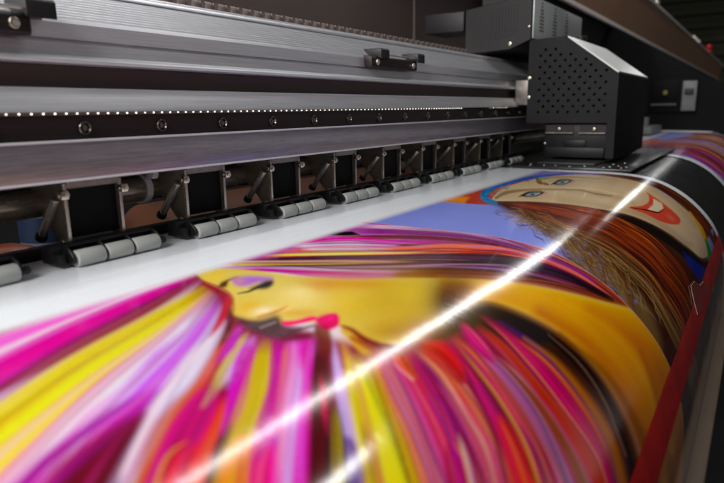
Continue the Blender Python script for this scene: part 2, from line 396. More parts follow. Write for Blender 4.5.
def paint_headscarf_portrait(P):
    """Right print: painted face under a headscarf, red-brown curly hair on a blue ground."""
    rnd = random.Random(11)
    S = P.strand
    hair = [(486, 202), (500, 199), (560, 200), (610, 207), (650, 220), (690, 244), (715, 268), (740, 330), (740, 700), (640, 700), (660, 420), (650, 345), (632, 306),
            (610, 280), (586, 262), (560, 243), (535, 226), (505, 209)]
    P.poly([(620, 171), (660, 176), (700, 195), (724, 225), (760, 300), (760, 700), (700, 700), (714, 268), (704, 240), (680, 205), (650, 186), (600, 175), (560, 172)], (96, 40, 16), .8)
    P.poly([(560, 262), (580, 258), (640, 310), (665, 360), (690, 420), (690, 700), (630, 700), (655, 420), (632, 345), (600, 300)], (104, 84, 54), 6, .9)
    P.poly(hair, (74, 32, 18), 3.5)
    P.poly([(520, 200), (600, 206), (632, 222), (640, 250), (600, 250), (560, 228), (520, 208)], (134, 52, 20), 7, .8)
    # olive curls over the blue, towards the lower edge of the sheet
    P.poly([(536, 224), (560, 234), (590, 250), (620, 275), (650, 310), (662, 350), (640, 322), (610, 288), (580, 262), (552, 240)], (124, 98, 60), 5, .85)
    # strands of the hair following the curve of the head
    for k in range(430):
        u = rnd.random()
        v = rnd.random() ** 0.8
        top = [(500 + 30 * u, 201 + 12 * u), (560, 204 + 30 * u), (610, 214 + 44 * u), (650, 236 + 62 * u), (684, 272 + 90 * u), (705, 330 + 120 * u), (712, 430 + 150 * u)]
        a = int(v * 4)
        pts = [(x + rnd.uniform(-2.5, 2.5), y + rnd.uniform(-2, 2)) for x, y in top[a:a + 3]]
        cc = rnd.choice([(176, 82, 24), (146, 58, 20), (206, 108, 36), (54, 20, 14), (36, 14, 12), (110, 44, 22), (90, 34, 18), (160, 70, 30), (44, 16, 12), (120, 40, 30)])
        if u > .6 and rnd.random() < .7:
            cc = rnd.choice([(110, 82, 42), (140, 112, 60), (64, 42, 24), (90, 60, 34), (156, 130, 84)])
        S(pts, [.4, rnd.uniform(.6, 1.7), .4], cc, soft=.5, alpha=rnd.uniform(.35, .9), fade=(.2, .3))
    for k in range(46):                                   # blue showing through the curls
        t = rnd.random()
        x, y = 556 + 74 * t, 238 + 62 * t ** 1.35
        P.blob(x + rnd.uniform(-13, 14), y + rnd.uniform(-6, 5), rnd.uniform(1, 3.2), rnd.uniform(.8, 2.2), (124, 132, 196), rnd.uniform(.3, .75), .7)
    def curl(x0, y0, r, c, w, a):
        th0, n = rnd.uniform(0, 6.3), rnd.uniform(3, 6)
        pts = [(x0 + r * 1.8 * math.cos(th0 + q) * (1 - q * .07) + q * 1.4, y0 + r * .7 * math.sin(th0 + q) * (1 - q * .07) + q * .8) for q in np.linspace(0, n, 7)]
        S(pts, w, c, soft=.4, alpha=a, n=5)
    for k in range(34):
        t = rnd.random()
        x, y = 498 + 50 * t + rnd.uniform(-8, 6), 208 + 20 * t + rnd.uniform(-4, 6)
        curl(x, y, rnd.uniform(3, 8), rnd.choice([(150, 116, 60), (120, 84, 40), (160, 130, 84), (110, 60, 30)]), rnd.uniform(.35, .8), .7)
    def wavy(x0, y0, x1, y1, amp, n, c, w, a):
        L = math.hypot(x1 - x0, y1 - y0)
        ux, uy = (x1 - x0) / L, (y1 - y0) / L
        ph = rnd.uniform(0, 6)
        pts = []
        for q in range(n * 3 + 1):
            t = q / (n * 3)
            s = amp * math.sin(ph + t * n * 6.283) * (.5 + .5 * t)
            pts.append((x0 + (x1 - x0) * t - uy * s, y0 + (y1 - y0) * t + ux * s + 3 * math.sin(t * 3)))
        S(pts, [w * .5, w, w * .4], c, soft=.45, alpha=a, fade=(.2, .3), n=4)
    for k in range(240):
        t = rnd.random()
        x, y = 520 + 110 * t + rnd.uniform(-12, 22), 216 + 74 * t ** 1.25 + rnd.uniform(-12, 8)
        l = rnd.uniform(16, 44)
        th = .45 + .75 * t + rnd.uniform(-.2, .2)
        wavy(x, y, x + l * math.cos(th), y + l * math.sin(th), rnd.uniform(.6, 2.4), rnd.choice([1, 2, 2, 3]),
             rnd.choice([(150, 122, 70), (96, 66, 34), (160, 134, 90), (80, 40, 22), (56, 30, 18), (128, 74, 34)]), rnd.uniform(.5, 1.3), rnd.uniform(.4, .8))
    # headscarf: orange to red, with a blue band
    P.poly([(437, 200), (470, 190), (520, 178), (560, 173), (600, 171.5), (640, 173), (600, 174), (560, 175.5), (520, 183), (498, 192), (494, 203), (482, 204.5), (462, 203)], (178, 62, 40), 1)
    P.poly([(436, 200.5), (456, 194.5), (470, 197), (464, 203)], (232, 152, 40), 2.5, smooth=False)
    P.blob(478, 196, 14, 5, (196, 70, 40), .5)
    for k in range(30):
        x = rnd.uniform(450, 520)
        y = 200 - (x - 445) * .28 + rnd.uniform(-1, 4)
        S([(x, y), (x + rnd.uniform(6, 16), y - rnd.uniform(1, 4))], .8, rnd.choice([(150, 40, 30), (214, 96, 50), (120, 40, 40)]), alpha=.5, fade=(.3, .3))
    P.poly([(560, 171.6), (580, 170.8), (600, 171), (575, 173)], (130, 110, 180), .5)
    # face
    face = [(491, 201), (494, 196), (503, 189), (520, 182.5), (545, 177), (575, 174.5), (605, 176), (631, 180.5), (652, 187), (672, 199), (693, 217), (706.6, 243),
            (708, 254), (704, 258), (698, 256), (687, 246), (662, 229), (631, 215.5), (600, 209), (565, 204), (530, 201.5)]
    P.poly(face, (206, 184, 148), .9)
    P.blob(690, 238, 22, 12, (214, 182, 160), .7, .8)
    P.blob(640, 188, 22, 6, (208, 176, 120), .7, .3)
    P.blob(575, 182, 40, 4, (172, 156, 124), .7, .05)
    P.blob(600, 186, 30, 3, (212, 196, 160), .7, .15)
    P.blob(655, 200, 30, 9, (216, 190, 150), .6, .5)
    P.blob(640, 211, 24, 4, (190, 150, 100), .6, .35)
    P.blob(515, 187, 18, 3, (214, 190, 150), .7, -.2)
    P.poly([(600, 178), (640, 186), (668, 202), (690, 222), (700, 240), (684, 232), (650, 210), (615, 196), (585, 186)], (206, 180, 146), 5, .7)
    S([(560, 200.5), (610, 207), (650, 219), (690, 245)], [2, 4, 5, 4], (150, 126, 96), soft=4, alpha=.45)
    S([(600, 177.5), (640, 184), (672, 201), (696, 226)], [2, 3, 4, 4], (168, 140, 104), soft=3.5, alpha=.35)
    P.blob(508, 193, 14, 6, (184, 160, 122), .5, -.2)
    S([(568, 191), (600, 194.5), (626, 200), (634, 204)], [2, 4, 5, 3], (176, 148, 112), soft=3, alpha=.6)
    P.blob(632, 196, 9, 3.5, (228, 204, 170), .6, .4)
    P.blob(664, 226, 10, 3, (188, 150, 120), .5, .6)
    P.blob(560, 198, 40, 4, (190, 164, 128), .5, .06)
    P.blob(616, 203, 20, 5, (214, 190, 152), .7, .25)
    S([(484, 192), (497, 186), (515, 181), (540, 176.5), (575, 173.6), (612, 173)], [4.5, 4, 3.2, 2.2, 1.3, .7], (20, 108, 200), soft=.6)
    S([(496, 203), (487, 200), (483.5, 195), (492, 188.5)], [3.5, 6, 6, 4.5], (18, 128, 178), soft=.8)
    for k in range(16):
        x = rnd.uniform(482, 540)
        y = 196 - (x - 482) * .33 + rnd.uniform(-3, 3)
        P.blob(x, y, 2, 1, rnd.choice([(60, 180, 220), (10, 70, 170)]), .5, -.3)
    # brows, nose, eyes
    S([(496, 198), (504, 193.5), (516, 191), (536, 189.5), (560, 189.5), (580, 190), (597, 194), (612, 196)], [3, 3.4, 2.6, 1.6, 1.4, 1.6, 1.6, 1], (128, 98, 56), soft=1.1, alpha=.75)
    S([(566, 188), (590, 188.5), (612, 193), (628, 196)], [1, 2, 2.5, 1], (222, 196, 158), soft=.8, alpha=.7)
    S([(537, 178.5), (539, 182), (548, 184.5)], [2.4, 3.6, 2], (132, 106, 50), soft=.8)
    S([(538, 180), (552, 177.5), (575, 177), (600, 179)], [2, 1.6, 1.2, .6], (160, 130, 80), soft=.6, alpha=.8)
    for ex, ey, w in ((532, 194.3, 12), (562, 182.4, 10)):
        P.poly([(ex - w, ey + 1.6), (ex - w * .3, ey - 2), (ex + w * .6, ey - 2.2), (ex + w, ey - 1.6), (ex + w * .4, ey + 1.8), (ex - w * .4, ey + 2.4)], (30, 24, 28), .6)
        P.poly([(ex - w * .6, ey + .9), (ex - w * .1, ey - 1.2), (ex + w * .7, ey - 1.3), (ex + w * .3, ey + 1.2), (ex - w * .3, ey + 1.7)], (176, 176, 180), .4)
        P.blob(ex + w * .05, ey + .1, 3.6, 1.5, (40, 140, 150), 1)
        P.blob(ex + w * .05, ey, 1.3, .8, (10, 20, 30), 1)
        S([(ex + w * .7, ey + 1), (ex + w * 1.25, ey - .6)], 1.6, (208, 130, 150), alpha=.6)
        S([(ex - w * 1.1, ey + 2), (ex - w * .3, ey - 2.4), (ex + w * .7, ey - 2.9), (ex + w * 1.2, ey - 1.8)], [.5, 1.1, 1.1, .4], (60, 44, 40), soft=.5, alpha=.8)
        P.blob(ex - w * .2, ey + 3, w * .8, 1.2, (160, 134, 104), .5)
        P.blob(ex + w * .1, ey - 4, w * .9, 1.2, (176, 144, 110), .5)
        for q in range(6):
            xx = ex - w * (.9 - .22 * q)
            S([(xx, ey + 1.4 - .4 * q * .5), (xx - 2.4, ey + 2.6 - .3 * q)], .5, (40, 30, 30), soft=.35, alpha=.6)
    # lips with teeth
    P.poly([(646.6, 192), (662, 202.4), (676, 214), (680.5, 220.5), (677, 224.6), (662, 222), (645.5, 213.8), (629, 207.6), (641.4, 205.8), (648, 202.5), (649, 197)], (212, 84, 62), .9)
    S([(648, 194), (656, 203), (648, 206)], [1, 2.5, 1], (238, 110, 84), soft=.8, alpha=.6)
    P.poly([(653.5, 198.5), (662, 203.5), (663.5, 208.5), (658, 211.8), (647.5, 209.4), (653, 205)], (224, 210, 178), .5, smooth=False)
    S([(631, 207.6), (646, 210), (658, 212.6), (664, 209)], [.6, 1.2, 1.2, .6], (70, 16, 20), soft=.4)
    P.blob(671, 218, 6, 2.5, (232, 124, 100), .7, .7)
    # the shade under the chin, then blue, green and yellow of the scarf's end
    P.poly([(600, 210), (631, 217), (662, 231), (690, 250), (704, 262), (712, 258), (712, 276), (700, 272), (670, 246), (636, 226)], (26, 18, 18), 1.6)
    P.poly([(683, 252), (696, 262), (707, 270), (709, 282), (700, 280), (690, 266)], (28, 44, 150), 1.6)
    S([(690, 212), (700, 226), (706, 241)], [2, 3.4, 3], (214, 160, 30), soft=.8)
    S([(706, 240), (709.5, 252), (711, 266), (712, 290)], [2, 4, 4, 5], (30, 150, 50), soft=.8)
    for k in range(120):
        t = rnd.uniform(0, 1)
        a = [(610, 172 + 3 * t), (652, 181 + 5 * t), (688, 202 + 8 * t), (712, 234 + 8 * t), (724, 270 + 10 * t)]
        i = rnd.randrange(0, 3)
        if t < .8:
            S(a[i:i + 3], rnd.uniform(.5, 1.2), rnd.choice([(60, 22, 10), (150, 66, 20), (40, 16, 10), (126, 60, 24)]), alpha=.6, fade=(.3, .3))


def paint_sheet(P, kind, s):
    if kind == 'hair':
        paint_hair_portrait(P)
    else:
        paint_headscarf_portrait(P)
    col = P.col.reshape(P.sh + (3,))
    # ink builds up over the first passes of the print head: the leading edge is still pale
    k = np.clip((s - 0.0785) / (0.014 if kind == 'hair' else 0.016), 0, 1)[..., None]
    k = k * k * (3 - 2 * k)
    # ink saturation and contrast of the print
    lum = col.mean(-1, keepdims=True)
    col = np.clip(lum + (col - lum) * (1.16 if kind == 'hair' else 1.04), 0.004, 1)
    g = 1.26 if kind == 'hair' else 1.14
    col = np.where(col < .6, .6 * (col / .6) ** g, col)
    return srgb((232, 232, 236)) * (1 - k) + col * k

# =====================================================================================================
#                                             SCENE
# =====================================================================================================
import bpy, bmesh
from mathutils import Vector, Matrix

Z0 = 0.90                                    # height of the platen above the floor
SC = bpy.context.scene
COL = SC.collection
R = math.radians


# ------------------------------------------------------------------ materials
def lin(c):
    return tuple(float(v) for v in srgb(c)) + (1.0,)


def material(name, color, rough=0.5, metal=0.0, spec=0.5, vary=0.12, scale=40.0, stretch=(1, 1, 1), bump=0.0, rvary=0.08,
             coat=0.0, emit=None, grain=0.0, grain_scale=900.0, anis=0.0):
    m = bpy.data.materials.new(name)
    m.use_nodes = True
    nt = m.node_tree
    N, L = nt.nodes, nt.links
    b = N['Principled BSDF']
    base = lin(color)
    b.inputs['Metallic'].default_value = metal
    b.inputs['Roughness'].default_value = rough
    b.inputs['Specular IOR Level'].default_value = spec
    b.inputs['Coat Weight'].default_value = coat
    b.inputs['Anisotropic'].default_value = anis
    tc = N.new('ShaderNodeTexCoord')
    mp = N.new('ShaderNodeMapping')
    mp.inputs['Scale'].default_value = stretch
    L.new(tc.outputs['Object'], mp.inputs['Vector'])
    nz = N.new('ShaderNodeTexNoise')
    nz.inputs['Scale'].default_value = scale
    nz.inputs['Detail'].default_value = 5
    nz.inputs['Roughness'].default_value = 0.62
    L.new(mp.outputs['Vector'], nz.inputs['Vector'])
    rmp = N.new('ShaderNodeValToRGB')
    rmp.color_ramp.elements[0].position = 0.3
    rmp.color_ramp.elements[1].position = 0.7
    rmp.color_ramp.elements[0].color = tuple(v * (1 - vary) for v in base[:3]) + (1,)
    rmp.color_ramp.elements[1].color = tuple(min(1, v * (1 + vary)) for v in base[:3]) + (1,)
    L.new(nz.outputs['Fac'], rmp.inputs['Fac'])
    L.new(rmp.outputs['Color'], b.inputs['Base Color'])
    mr = N.new('ShaderNodeMapRange')
    mr.inputs['To Min'].default_value = max(0.02, rough - rvary)
    mr.inputs['To Max'].default_value = min(1, rough + rvary)
    L.new(nz.outputs['Fac'], mr.inputs['Value'])
    L.new(mr.outputs['Result'], b.inputs['Roughness'])
    if bump or grain:
        src = nz
        if grain:
            src = N.new('ShaderNodeTexNoise')
            src.inputs['Scale'].default_value = grain_scale
            src.inputs['Detail'].default_value = 2
            L.new(mp.outputs['Vector'], src.inputs['Vector'])
        bp = N.new('ShaderNodeBump')
        bp.inputs['Strength'].default_value = bump or grain
        bp.inputs['Distance'].default_value = 0.001
        L.new(src.outputs['Fac'], bp.inputs['Height'])
        L.new(bp.outputs['Normal'], b.inputs['Normal'])
    if emit:
        b.inputs['Emission Color'].default_value = lin(emit[0])
        b.inputs['Emission Strength'].default_value = emit[1]
    return m


BR = (6, 260, 260)                            # brushed along X
M = dict(
    alu=material('brushed aluminium', (238, 238, 244), .34, .7, vary=.10, scale=3, stretch=BR, bump=.05),
    alu_dull=material('dull aluminium extrusion', (232, 232, 238), .42, .68, vary=.12, scale=3, stretch=BR, bump=.05),
    edgem=material('bright machined edge', (226, 226, 232), .35, .1, vary=.08, scale=4, stretch=BR),
    bar=material('blued brushed steel', (166, 160, 170), .34, .8, vary=.20, scale=2.2, stretch=(14, 200, 260), bump=.08),
    groove=material('dark anodised channel', (86, 74, 73), .6, .3, vary=.10, scale=8, stretch=(4, 60, 60)),
    strip=material('black anodised strip', (50, 40, 41), .5, .4, vary=.15, scale=6, stretch=(6, 80, 80)),
    black=material('black powder coat', (34, 32, 34), .5, 0, vary=.18, scale=30, grain=.12),
    carriage=material('charcoal powder coat', (20, 19, 21), .55, 0, spec=.25, vary=.14, rvary=.14, scale=22, grain=.2, grain_scale=1400),
    lid=material('lid with glare in colour', (236, 238, 236), .3, 0, vary=.05, scale=12),  # grazing glare on the carriage slope put into this pale colour
    plastic=material('black moulded plastic', (20, 20, 22), .45, 0, spec=.35, vary=.15, scale=60, grain=.08),
    rubber=material('grey rubber roller', (178, 180, 176), .62, 0, vary=.07, scale=120, stretch=(.4, 1, 1), grain=.10, grain_scale=700),
    plate=material('bronzed steel plate', (142, 130, 114), .30, .5, vary=.16, scale=30, stretch=(1, 1, 3), bump=.05),
    edge=material('nickel edge', (190, 182, 172), .26, .75, vary=.10, scale=60),
    nickel=material('nickel screw', (214, 206, 192), .28, 1.0, vary=.10, scale=120),
    shaft=material('bronzed steel shaft', (150, 140, 124), .26, .6, vary=.12, scale=5, stretch=(8, 60, 60), bump=.04),
    tabm=material('stamped tin tab', (140, 132, 126), .42, .6, vary=.25, scale=90, bump=.2),
    paper=material('white glossy vinyl', (233, 237, 243), .16, 0, spec=.5, vary=.015, scale=7, stretch=(2, 40, 1), bump=.25),
    apron=material('black satin apron', (38, 38, 40), .22, 0, spec=.6, vary=.15, scale=40, grain=.06, grain_scale=500),
    platen=material('grey platen metal', (168, 168, 172), .30, 1.0, vary=.10, scale=4, stretch=BR),
    lip=material('taupe painted lip', (112, 94, 78), .5, 0, vary=.12, scale=20),
    hood=material('brown painted hood', (172, 132, 102), .55, 0, vary=.10, scale=18, grain=.1),
    hoodlip=material('pale hood edge', (240, 232, 226), .45, 0, vary=.08, scale=20),
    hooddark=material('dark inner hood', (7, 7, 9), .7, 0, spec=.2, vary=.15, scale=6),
    rear=material('dark rear cover', (122, 108, 104), .6, 0, vary=.10, scale=5),
    silver=material('silver painted box', (200, 204, 206), .4, .3, vary=.05, scale=10),
    card=material('brown kraft paper', (100, 60, 38), .7, 0, vary=.10, scale=14, stretch=(1, 6, 6)),
    orange=material('orange plastic', (140, 62, 20), .4, 0, vary=.08, scale=30),
    cream=material('cream plastic tip', (214, 200, 190), .5, 0, vary=.05, scale=30),
    blue=material('blue label', (18, 38, 64), .5, 0, vary=.10, scale=40),
    bottle=material('smoky plastic bottle', (86, 92, 112), .3, 0, vary=.12, scale=30),
    redm=material('red enamel', (190, 22, 20), .4, 0, vary=.1, scale=30),
    screen=material('grey switch panel', (120, 122, 122), .5, 0, vary=.2, scale=30),
    yellow=material('yellow knob', (120, 116, 30), .5, 0, vary=.1, scale=30),
    corr=material('olive corrugated sheet', (92, 92, 74), .6, .2, vary=.12, scale=2),
    floor=material('dark workshop floor', (40, 38, 40), .6, 0, vary=.25, scale=6),
    screw=material('darkened socket screw', (118, 110, 106), .30, 1.0, vary=.1, scale=120),
    blackpanel=material('black front panel', (16, 15, 16), .7, 0, spec=.15, vary=.2, scale=30, grain=.1),
    boxgrey=material('dark grey box', (30, 27, 28), .55, 0, vary=.1, scale=20, grain=.1),
    led=material('lit white diode', (255, 252, 240), .3, 0, emit=((255, 250, 240), 2.6)),
    led_dim=material('weaker white diode', (255, 250, 236), .3, 0, emit=((255, 246, 230), 1.6)),
    pcb=material('diode strip carrier', (96, 84, 78), .5, .2, vary=.1, scale=60),
)


def print_material():
    m = bpy.data.materials.new('glossy printed ink')
    m.use_nodes = True
    N, L = m.node_tree.nodes, m.node_tree.links
    b = N['Principled BSDF']
    at = N.new('ShaderNodeAttribute')
    at.attribute_name = 'artwork'
    tc = N.new('ShaderNodeTexCoord')
    # faint ink mottling on top of the artwork
    nz = N.new('ShaderNodeTexNoise')
    nz.inputs['Scale'].default_value = 900
    nz.inputs['Detail'].default_value = 3
    L.new(tc.outputs['Object'], nz.inputs['Vector'])
    mr = N.new('ShaderNodeMapRange')
    mr.inputs['To Min'].default_value = .86
    mr.inputs['To Max'].default_value = 1.12
    L.new(nz.outputs['Fac'], mr.inputs['Value'])
    mx = N.new('ShaderNodeVectorMath')
    mx.operation = 'SCALE'
    L.new(at.outputs['Color'], mx.inputs[0])
    L.new(mr.outputs['Result'], mx.inputs['Scale'])
    L.new(mx.outputs['Vector'], b.inputs['Base Color'])
    b.inputs['Roughness'].default_value = .125
    b.inputs['Specular IOR Level'].default_value = .52
    # the film ripples slightly: fine cockle across the feed direction plus a slow wave
    mp = N.new('ShaderNodeMapping')
    mp.inputs['Scale'].default_value = (260, 26, 26)
    L.new(tc.outputs['Object'], mp.inputs['Vector'])
    n1 = N.new('ShaderNodeTexNoise')
    n1.inputs['Scale'].default_value = 1
    n1.inputs['Detail'].default_value = 3
    L.new(mp.outputs['Vector'], n1.inputs['Vector'])
    mp2 = N.new('ShaderNodeMapping')
    mp2.inputs['Scale'].default_value = (14, 5, 5)
    L.new(tc.outputs['Object'], mp2.inputs['Vector'])
    n2 = N.new('ShaderNodeTexNoise')
    n2.inputs['Scale'].default_value = 1
    n2.inputs['Detail'].default_value = 1
    L.new(mp2.outputs['Vector'], n2.inputs['Vector'])
    b1 = N.new('ShaderNodeBump')
    b1.inputs['Strength'].default_value = .11
    b1.inputs['Distance'].default_value = .0006
    L.new(n1.outputs['Fac'], b1.inputs['Height'])
    b2 = N.new('ShaderNodeBump')
    b2.inputs['Strength'].default_value = .12
    b2.inputs['Distance'].default_value = .004
    L.new(n2.outputs['Fac'], b2.inputs['Height'])
    L.new(b1.outputs['Normal'], b2.inputs['Normal'])
    L.new(b2.outputs['Normal'], b.inputs['Normal'])
    return m


M['print'] = print_material()


def overlay_material():
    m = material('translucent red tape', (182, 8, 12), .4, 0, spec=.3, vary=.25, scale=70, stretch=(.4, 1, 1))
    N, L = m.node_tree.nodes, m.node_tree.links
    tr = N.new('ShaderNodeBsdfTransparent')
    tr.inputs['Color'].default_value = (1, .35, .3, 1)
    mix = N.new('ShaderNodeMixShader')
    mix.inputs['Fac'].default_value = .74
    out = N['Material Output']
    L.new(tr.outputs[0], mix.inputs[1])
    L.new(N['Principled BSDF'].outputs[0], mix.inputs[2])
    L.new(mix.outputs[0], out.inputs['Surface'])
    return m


M['overlay'] = overlay_material()


# ------------------------------------------------------------------ mesh helpers
class MB:
    """Collects pieces into one mesh."""

    def __init__(self):
        self.bm = bmesh.new()

    def box(self, x0, x1, y0, y1, z0, z1, bevel=0.0, seg=2):
        r = bmesh.ops.create_cube(self.bm, size=1)
        for v in r['verts']:
            v.co = Vector(((x0 + x1) / 2 + v.co.x * (x1 - x0), (y0 + y1) / 2 + v.co.y * (y1 - y0), (z0 + z1) / 2 + v.co.z * (z1 - z0)))
        if bevel:
            e = list({e for v in r['verts'] for e in v.link_edges})
            bmesh.ops.bevel(self.bm, geom=e, offset=bevel, segments=seg, profile=.5, affect='EDGES', clamp_overlap=True)
        return self

    def prism_x(self, prof, x0, x1, bevel=0.0, seg=2):
        """Closed (y, z) outline extruded along X."""
        a = [self.bm.verts.new((x0, y, z)) for y, z in prof]
        b = [self.bm.verts.new((x1, y, z)) for y, z in prof]
        n = len(prof)
        fs = [self.bm.faces.new(a), self.bm.faces.new(b[::-1])]
        for i in range(n):
            fs.append(self.bm.faces.new((a[i], b[i], b[(i + 1) % n], a[(i + 1) % n])))
        bmesh.ops.recalc_face_normals(self.bm, faces=fs)
        if bevel:
            es = list({e for f in fs for e in f.edges})
            bmesh.ops.bevel(self.bm, geom=es, offset=bevel, segments=seg, profile=.5, affect='EDGES', clamp_overlap=True)
        return self

    def tube(self, p, q, r, n=24, bevel=0.0, r2=None):
        p, q = Vector(p), Vector(q)
        d = q - p
        L = d.length
        rot = d.to_track_quat('Z', 'Y').to_matrix().to_4x4()
        g = bmesh.ops.create_cone(self.bm, cap_ends=True, segments=n, radius1=r, radius2=r if r2 is None else r2, depth=L,
                                  matrix=Matrix.Translation((p + q) / 2) @ rot)
        if bevel:
            es = [e for e in {e for v in g['verts'] for e in v.link_edges} if len(e.link_faces) == 2 and any(len(f.verts) > 4 for f in e.link_faces)]
            bmesh.ops.bevel(self.bm, geom=es, offset=bevel, segments=3, profile=.5, affect='EDGES', clamp_overlap=True)
        return self

    def ball(self, c, r, n=12, sx=1.0):
        bmesh.ops.create_uvsphere(self.bm, u_segments=n * 2, v_segments=n, radius=r, matrix=Matrix.Translation(c) @ Matrix.Diagonal((sx, 1, 1, 1)))
        return self

    def lathe_y(self, prof, cx, cz, n=28):
        rings = []
        for y, r in prof:
            rings.append([self.bm.verts.new((cx + r * math.cos(2 * math.pi * k / n), y, cz + r * math.sin(2 * math.pi * k / n))) for k in range(n)])
        for a, b in zip(rings, rings[1:]):
            for k in range(n):
                self.bm.faces.new((a[k], a[(k + 1) % n], b[(k + 1) % n], b[k]))
        self.bm.faces.new(rings[-1])
        return self

    def lathe_x(self, prof, x_off, cy, cz, n=36):
        """prof = (x, r) list spun about an axis along X."""
        rings = []
        for x, r in prof:
            rings.append([self.bm.verts.new((x_off + x, cy + r * math.cos(2 * math.pi * k / n), cz + r * math.sin(2 * math.pi * k / n))) for k in range(n)])
        for a, b in zip(rings, rings[1:]):
            for k in range(n):
                self.bm.faces.new((a[k], a[(k + 1) % n], b[(k + 1) % n], b[k]))
        self.bm.faces.new(rings[0][::-1])
        self.bm.faces.new(rings[-1])
        return self


def build(name, mb, mat, parent=None, smooth=35):
    bm = mb.bm if isinstance(mb, MB) else mb
    bmesh.ops.recalc_face_normals(bm, faces=bm.faces[:])
    root = parent
    while root is not None and root.parent is not None:
        root = root.parent
    org = root['_o'] if root is not None else (0, 0, 0)
    off = Vector((org[0], org[1], org[2]))
    if root is None:
        off = Vector((0, 0, -Z0))
    for v in bm.verts:
        v.co -= off
    me = bpy.data.meshes.new(name)
    bm.to_mesh(me)
    bm.free()
    me.materials.append(mat)
    o = bpy.data.objects.new(name, me)
    COL.objects.link(o)
    o.parent = parent
    if smooth:
        for p in me.polygons:
            p.use_smooth = True
        me.set_sharp_from_angle(angle=R(smooth))
    return o


def thing(name, label, cat, loc=(0, 0, 0), group=None):
    o = bpy.data.objects.new(name, None)
    COL.objects.link(o)
    o.empty_display_size = .02
    o.location = (loc[0], loc[1], loc[2] + Z0)
    o['_o'] = tuple(loc)
    tag(o, label, cat, group)
    return o


def tag(o, label=None, cat=None, group=None, kind=None):
    if label:
        o['label'] = label
    if cat:
        o['category'] = cat
    if group:
        o['group'] = group
    if kind:
        o['kind'] = kind
    return o


def copy_tree(o, parent=None):
    c = o.copy()
    COL.objects.link(c)
    c.parent = parent
    for ch in list(o.children):
        copy_tree(ch, c)
    return c


# ------------------------------------------------------------------ the setting
fl = build('floor', MB().box(-6, 24, -8, 8, -Z0 - .1, -Z0), M['floor'])
tag(fl, kind='structure')

# corrugated sheet wall far behind the right end of the printer
cw = MB()
prof = []
zz = -.9
while zz < 7:
    prof += [(18.0, zz), (18.0, zz + .13), (17.92, zz + .17), (17.92, zz + .30)]
    zz += .34
for (xa, za), (xb, zb) in zip(prof, prof[1:]):
    vs = [cw.bm.verts.new(p) for p in ((xa, -9, za), (xa, 6, za), (xb, 6, zb), (xb, -9, zb))]
    cw.bm.faces.new(vs)
cw.box(18.03, 18.1, -9, 6, -.9, 7)
wall = build('corrugated_wall', cw, M['corr'], smooth=0)
tag(wall, 'dark olive corrugated sheet wall far behind the hood', 'wall')

# ------------------------------------------------------------------ the printer
PR = thing('wide_format_printer', 'large format inkjet printer with silver rail, lit diode strip and black curved apron', 'printer', (0.4, -.05, -Z0))
build('cabinet', MB().box(-1.3, 3.3, -.30, .5, -Z0, -.36, .01), M['black'], PR)
build('leg_rail', MB().box(-1.3, 3.3, -.2, .03, -.36, -.012), M['black'], PR)

# flat platen with the curved apron in front of it, one continuous cross-section each
XP0, XP1 = -1.3, 3.3


def sheet(x0, x1, s0, s1, lift, ns, nx=2, thick=0.0):
    bm = bmesh.new()
    ss = np.linspace(s0, s1, ns)
    y, z = prof_at(ss, lift)
    rows = []
    for i in range(ns):
        rows.append([bm.verts.new((x, y[i], z[i])) for x in np.linspace(x0, x1, nx)])
    for a, b in zip(rows, rows[1:]):
        for k in range(nx - 1):
            bm.faces.new((a[k], b[k], b[k + 1], a[k + 1]))
    if thick:
        y2, z2 = prof_at(ss, lift - thick)
        rows2 = []
        for i in range(ns):
            rows2.append([bm.verts.new((x, y2[i], z2[i])) for x in np.linspace(x0, x1, nx)])
        for a, b in zip(rows2, rows2[1:]):
            for k in range(nx - 1):
                bm.faces.new((a[k], a[k + 1], b[k + 1], b[k]))
        for k in (0, nx - 1):
            for i in range(ns - 1):
                bm.faces.new((rows[i][k], rows[i + 1][k], rows2[i + 1][k], rows2[i][k]))
        for k in range(nx - 1):
            bm.faces.new((rows[0][k], rows[0][k + 1], rows2[0][k + 1], rows2[0][k]))
            bm.faces.new((rows[-1][k], rows[-1][k + 1], rows2[-1][k + 1], rows2[-1][k]))
    return bm


build('platen', sheet(XP0, XP1, -.046, .2145, -.0012, 40, 2, .008), M['platen'], PR, 40)
build('apron', sheet(XP0, XP1, .216, .50, -.0012, 120, 2, .004), M['apron'], PR, 60)
build('front_lip', MB().box(XP0, XP1, -.3665, -.340, -.205, -.192, .003), M['lip'], PR)
build('rear_guide', MB().prism_x([(.040, -.004), (.062, .004), (.072, .004), (.072, -.014), (.046, -.014)], XP0, 1.6, .001), M['black'], PR)
build('rear_tray', MB().box(XP0, 2.0, .073, .50, -.135, -.125), M['rear'], PR)

# ---- the rail: one aluminium extrusion with ribs and channels
rail = [(.0145, .1015), (.0150, .104), (.0205, .112), (.0220, .1172), (.0235, .1180), (.050, .1185), (.050, .1330), (.0235, .1335), (.0220, .1342), (.0218, .1368), (.0235, .1385),
        (.0265, .1395), (.0280, .1480), (.0320, .1486), (.0322, .1500), (.0285, .1506), (.0290, .1555), (.0290, .1610), (.0302, .1635), (.0325, .1640)]
for k in range(10):                                   # fine ribs up the slope
    t = k / 10
    y, z = .0328 + .0232 * t, .1646 + .0212 * t
    rail += [(y, z), (y + .0004, z + .0012), (y + .0008, z + .0016), (y + .0021, z + .0017)]
rail += [(.0565, .1862), (.0585, .1895), (.0615, .1912), (.068, .1920), (.150, .1920), (.150, .1020)]
RL = build('rail', MB().prism_x(rail, -1.25, 1.25), M['alu_dull'], PR, 25)
build('rail_channel', MB().box(-1.25, 1.235, .030, .0495, .1187, .1328), M['groove'], RL)
